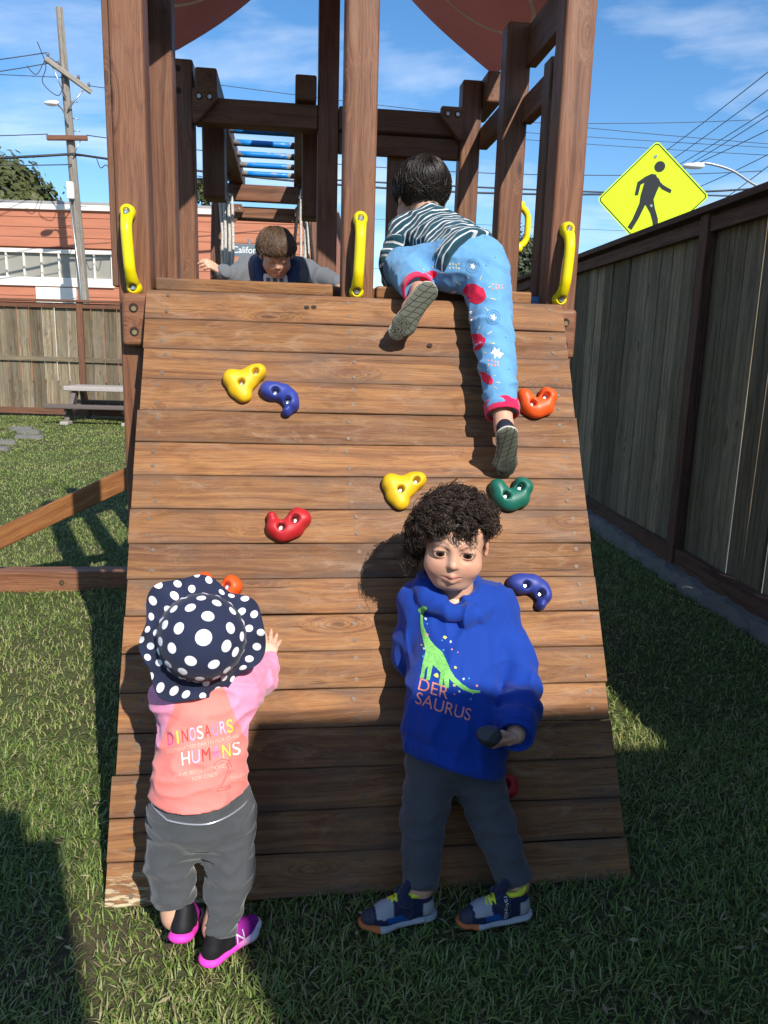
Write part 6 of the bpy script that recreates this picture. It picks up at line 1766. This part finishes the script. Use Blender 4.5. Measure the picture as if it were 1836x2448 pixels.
# shoes with the treads towards the viewer
def cl_upper(l, sd):
    x, y, z = l.T; c = rgba(len(l), (.016, .018, .030)); c[(y > .02) & (z > .1)] = (.42, .030, .035, 1); c[(y < -.26) & (z < .26)] = (.020, .022, .040, 1); c[(z > .36)] = (.40, .03, .04, 1); return c
def cl_sole(l, sd):
    x, y, z = l.T; c = rgba(len(l), (.56, .55, .46)); c[z < .048] = (.125, .130, .100, 1); return c
def foot_at(an, F, U, L):
    F = unit(F); U = np.asarray(U) - F * (np.asarray(U) @ F); U = unit(U); return np.asarray(an) + .27 * L * F - .36 * L * U
shoe(clm, CBs, foot_at(Cj['anR'], FR, UR, .170), FR, UR, .170, 1, cl_upper, cl_sole, tread=True)
FLu = unit(np.array((.10, .86, .35)))
shoe(clm, CBs, foot_at(Cj['anL'], FL, FLu, .176), FL, FLu, .176, -1, cl_upper, cl_sole, tread=True)
# sleek hair combed from the crown
def rule_c(x, y, z): return (z > .06 + .30 * np.clip(y - .1, 0, 1)) | ((y < -.02) & (z > -.20) & (np.abs(x) < .33)) | ((y < -.12) & (z > -.30))
cv, cq = hair_cap(cc, CM, CH, rule_c, (.365, .445, .37), clm, CBs, M_HBLACK, .050)
p, nn, r_ = scalp(None, CM, CH, 3400, lambda x, y, z: z > -.05, 18)
K = 10; t_ = np.linspace(0, 1, K); cen = np.array((0, -.05, .13)); rad = np.array((.365, .445, .37)); crown = np.array((.02, -.55, .83))
u = (p - cen) / rad; u /= np.linalg.norm(u, axis=1, keepdims=True); tang = u - crown * (u @ crown)[:, None]; tang /= np.linalg.norm(tang, axis=1, keepdims=True) + 1e-6
tang = tang + np.cross(u, tang) * wnoise(p.astype(np.float32), 8, 91)[:, None] * .35 + r_.normal(size=tang.shape) * .14; tang -= u * (tang * u).sum(1, keepdims=True); tang /= np.linalg.norm(tang, axis=1, keepdims=True)
LA = r_.uniform(.55, .95, (len(p), 1))
ang = t_[None] * LA
path = cen + (u[:, None] * np.cos(ang)[..., None] + tang[:, None] * np.sin(ang)[..., None]) * (rad + .058 + r_.uniform(0, .05, (len(p), 1, 1)) - .022 * t_[None, :, None])
lim = np.where(path[..., 1] < 0, -.30, -.02); path[..., 2] = np.maximum(path[..., 2], lim + r_.uniform(0, .06, (len(p), 1)))
hm = hair_mesh('hair', to_world(path, cc, CM, CH) - np.array(CBs), .0011, M_HBLACK); hair = link('hair', hm, Matrix.Translation(Vector(CBs)), clm)
link('hair_cap', mesh_np('hair_cap', cv - np.array(CBs), cq, M_HBLACK), Matrix.Translation(Vector(CBs)), hair)

# ================================================================== boy crawling on the deck, looking down
DB = (-.25, 1.5, 1.374)
dc = np.array((-.249, 1.295, 1.508)); DH = .142
DM = lframe((.10, -.76, -.62), (.02, -.55, 1))
dh_, DW = head_sdf(dc, DM, DH, closed=True)
dh_.cap(DW(0, -.16, -.22), (-.252, 1.405, 1.462), .040, .046, .02)
Dj = dict(shL=(-.350, 1.410, 1.455), shR=(-.152, 1.410, 1.452), elL=(-.392, 1.335, 1.420), wrL=(-.425, 1.262, 1.430), elR=(-.085, 1.350, 1.430), wrR=(-.040, 1.270, 1.408), pel=(-.25, 1.70, 1.470), knL=(-.31, 1.66, 1.412), knR=(-.19, 1.66, 1.412), anL=(-.31, 1.85, 1.405), anR=(-.19, 1.85, 1.405))
db = SDF(); db.cap((-.252, 1.42, 1.455), (-.25, 1.68, 1.468), .062, .068, .02).cap(Dj['shL'], Dj['shR'], .034, .034, .03)
for s_ in 'LR':
    db.chain([Dj['sh' + s_], Dj['el' + s_], Dj['wr' + s_]], [.030, .025, .020]); db.chain([(Dj['pel'][0] + (-.045 if s_ == 'L' else .045), 1.70, 1.465), Dj['kn' + s_], Dj['an' + s_]], [.05, .034, .026])
dhl = hand_sdf((-.427, 1.258, 1.432), (-.70, -.30, .42), (-.1, -.55, .8), .094, 1, (.35, .40, .45, .5), .5, .10); dhr = hand_sdf((-.037, 1.262, 1.402), (.3, -.9, -.1), (0, 0, 1), .094, -1, (.1, .1, .1, .1), .5, .1)
kid = person('brown haired boy in grey sweater looking down behind the deck edge', DB, [(dh_, .0022), (db, .0055), (dhl, .002), (dhr, .003)], {0: face_tint(dc, DM, DH, (.045, .028, .018), True)})
sw = SDF(); sw.cap((-.252, 1.425, 1.452), (-.25, 1.62, 1.462), .088, .090, .02, ((0, 0, 1), 1.2)).cap(Dj['shL'], Dj['shR'], .048, .048, .05)
for s_ in 'LR': sw.cap(Dj['sh' + s_], Dj['el' + s_], .047, .041, .03).cap(Dj['el' + s_], Dj['wr' + s_], .041, .030, .01)
sw.cap((-.252, 1.385, 1.470), (-.252, 1.40, 1.425), .052, .058, .03)
sw.ell(DW(0, -.05, -.42), (.05, .05, .05), None, .008, 's')
sw.disp = lambda P: folds(P, 26, 71, .006)
sv, sq_ = sw.mesh(.004); swo = world_part('sweater', sv, sq_, cloth('heather_grey_knit', (.105, .115, .130), .9, .10, 700, .3, (.17, .18, .195)), kid, DB)
ve = SDF(); ve.cap((-.312, 1.365, 1.475), (-.305, 1.352, 1.395), .026, .026, .01).cap((-.190, 1.365, 1.475), (-.198, 1.352, 1.395), .026, .026, .01); ve.disp = lambda P: folds(P, 40, 72, .003)
v, q = ve.mesh(.0032); world_part('vest', v, q, cloth('navy_vest', (.030, .052, .130), .85), kid, DB)
pa = SDF(); pa.cap((-.25, 1.60, 1.462), (-.25, 1.72, 1.470), .084, .082, .02)
for s_ in 'LR': pa.cap((Dj['pel'][0] + (-.045 if s_ == 'L' else .045), 1.70, 1.465), Dj['kn' + s_], .055, .044, .03).cap(Dj['kn' + s_], Dj['an' + s_], .036, .030, .01)
pa.disp = lambda P: folds(P, 30, 73, .004)
v, q = pa.mesh(.005); world_part('trousers', v, q, M_CHAR, kid, DB)
bb = SDF(); bb.rbox((-.252, 1.340, 1.408), (.042, .010, .034), .006); bb.disp = lambda P: folds(P, 50, 74, .003); v, q = bb.mesh(.003)
bo = world_part('shirt_front', v, q, M_WHITE, kid, DB)
for k, x in enumerate((-.278, -.255, -.232)): link('print_block', box_mesh('print_block', .014, .003, .020, m_print((.10, .12, .18)), .001), Matrix.Translation((x, 1.3275, 1.418)), bo)
def rule_d(x, y, z): return (z > .26 - .0 * y) | ((y < .10) & (z > .06)) | ((y < -.04) & (z > -.12)) | ((y < -.15) & (z > -.26))
cv, cq = hair_cap(dc, DM, DH, rule_d, (.365, .445, .37), kid, DB, M_HBROWN, .035)
p, nn, r_ = scalp(None, DM, DH, 2800, lambda x, y, z: (z > .10) | ((y < 0) & (z > -.05)), 28)
K = 10; t_ = np.linspace(0, 1, K); crown = unit((.05, -.62, .78)); u = (p - cen) / rad; u /= np.linalg.norm(u, axis=1, keepdims=True); tang = u - crown * (u @ crown)[:, None]; tang /= np.linalg.norm(tang, axis=1, keepdims=True) + 1e-6
sw_ = wnoise(p.astype(np.float32), 7, 81)[:, None]; tang = tang + np.cross(u, tang) * sw_ * .55 + r_.normal(size=tang.shape) * .16; tang -= u * (tang * u).sum(1, keepdims=True); tang /= np.linalg.norm(tang, axis=1, keepdims=True)
ang = t_[None] * r_.uniform(.40, .80, (len(p), 1)); lift = (.05 + .05 * np.clip(wnoise(p.astype(np.float32), 9, 83), 0, 1))[:, None, None]
path = cen + (u[:, None] * np.cos(ang)[..., None] + tang[:, None] * np.sin(ang)[..., None]) * (rad + lift + r_.uniform(0, .03, (len(p), 1, 1)) + .03 * np.sin(t_ * 3.1)[None, :, None])
lim = np.where(path[..., 1] > .15, .135, np.where(path[..., 1] < -.05, -.28, .0)); path[..., 2] = np.maximum(path[..., 2], lim + r_.uniform(0, .05, (len(p), 1)))
hm = hair_mesh('hair', to_world(path, dc, DM, DH) - np.array(DB), .0011, M_HBROWN); hair = link('hair', hm, Matrix.Translation(Vector(DB)), kid)
link('hair_cap', mesh_np('hair_cap', cv - np.array(DB), cq, M_HBROWN), Matrix.Translation(Vector(DB)), hair)
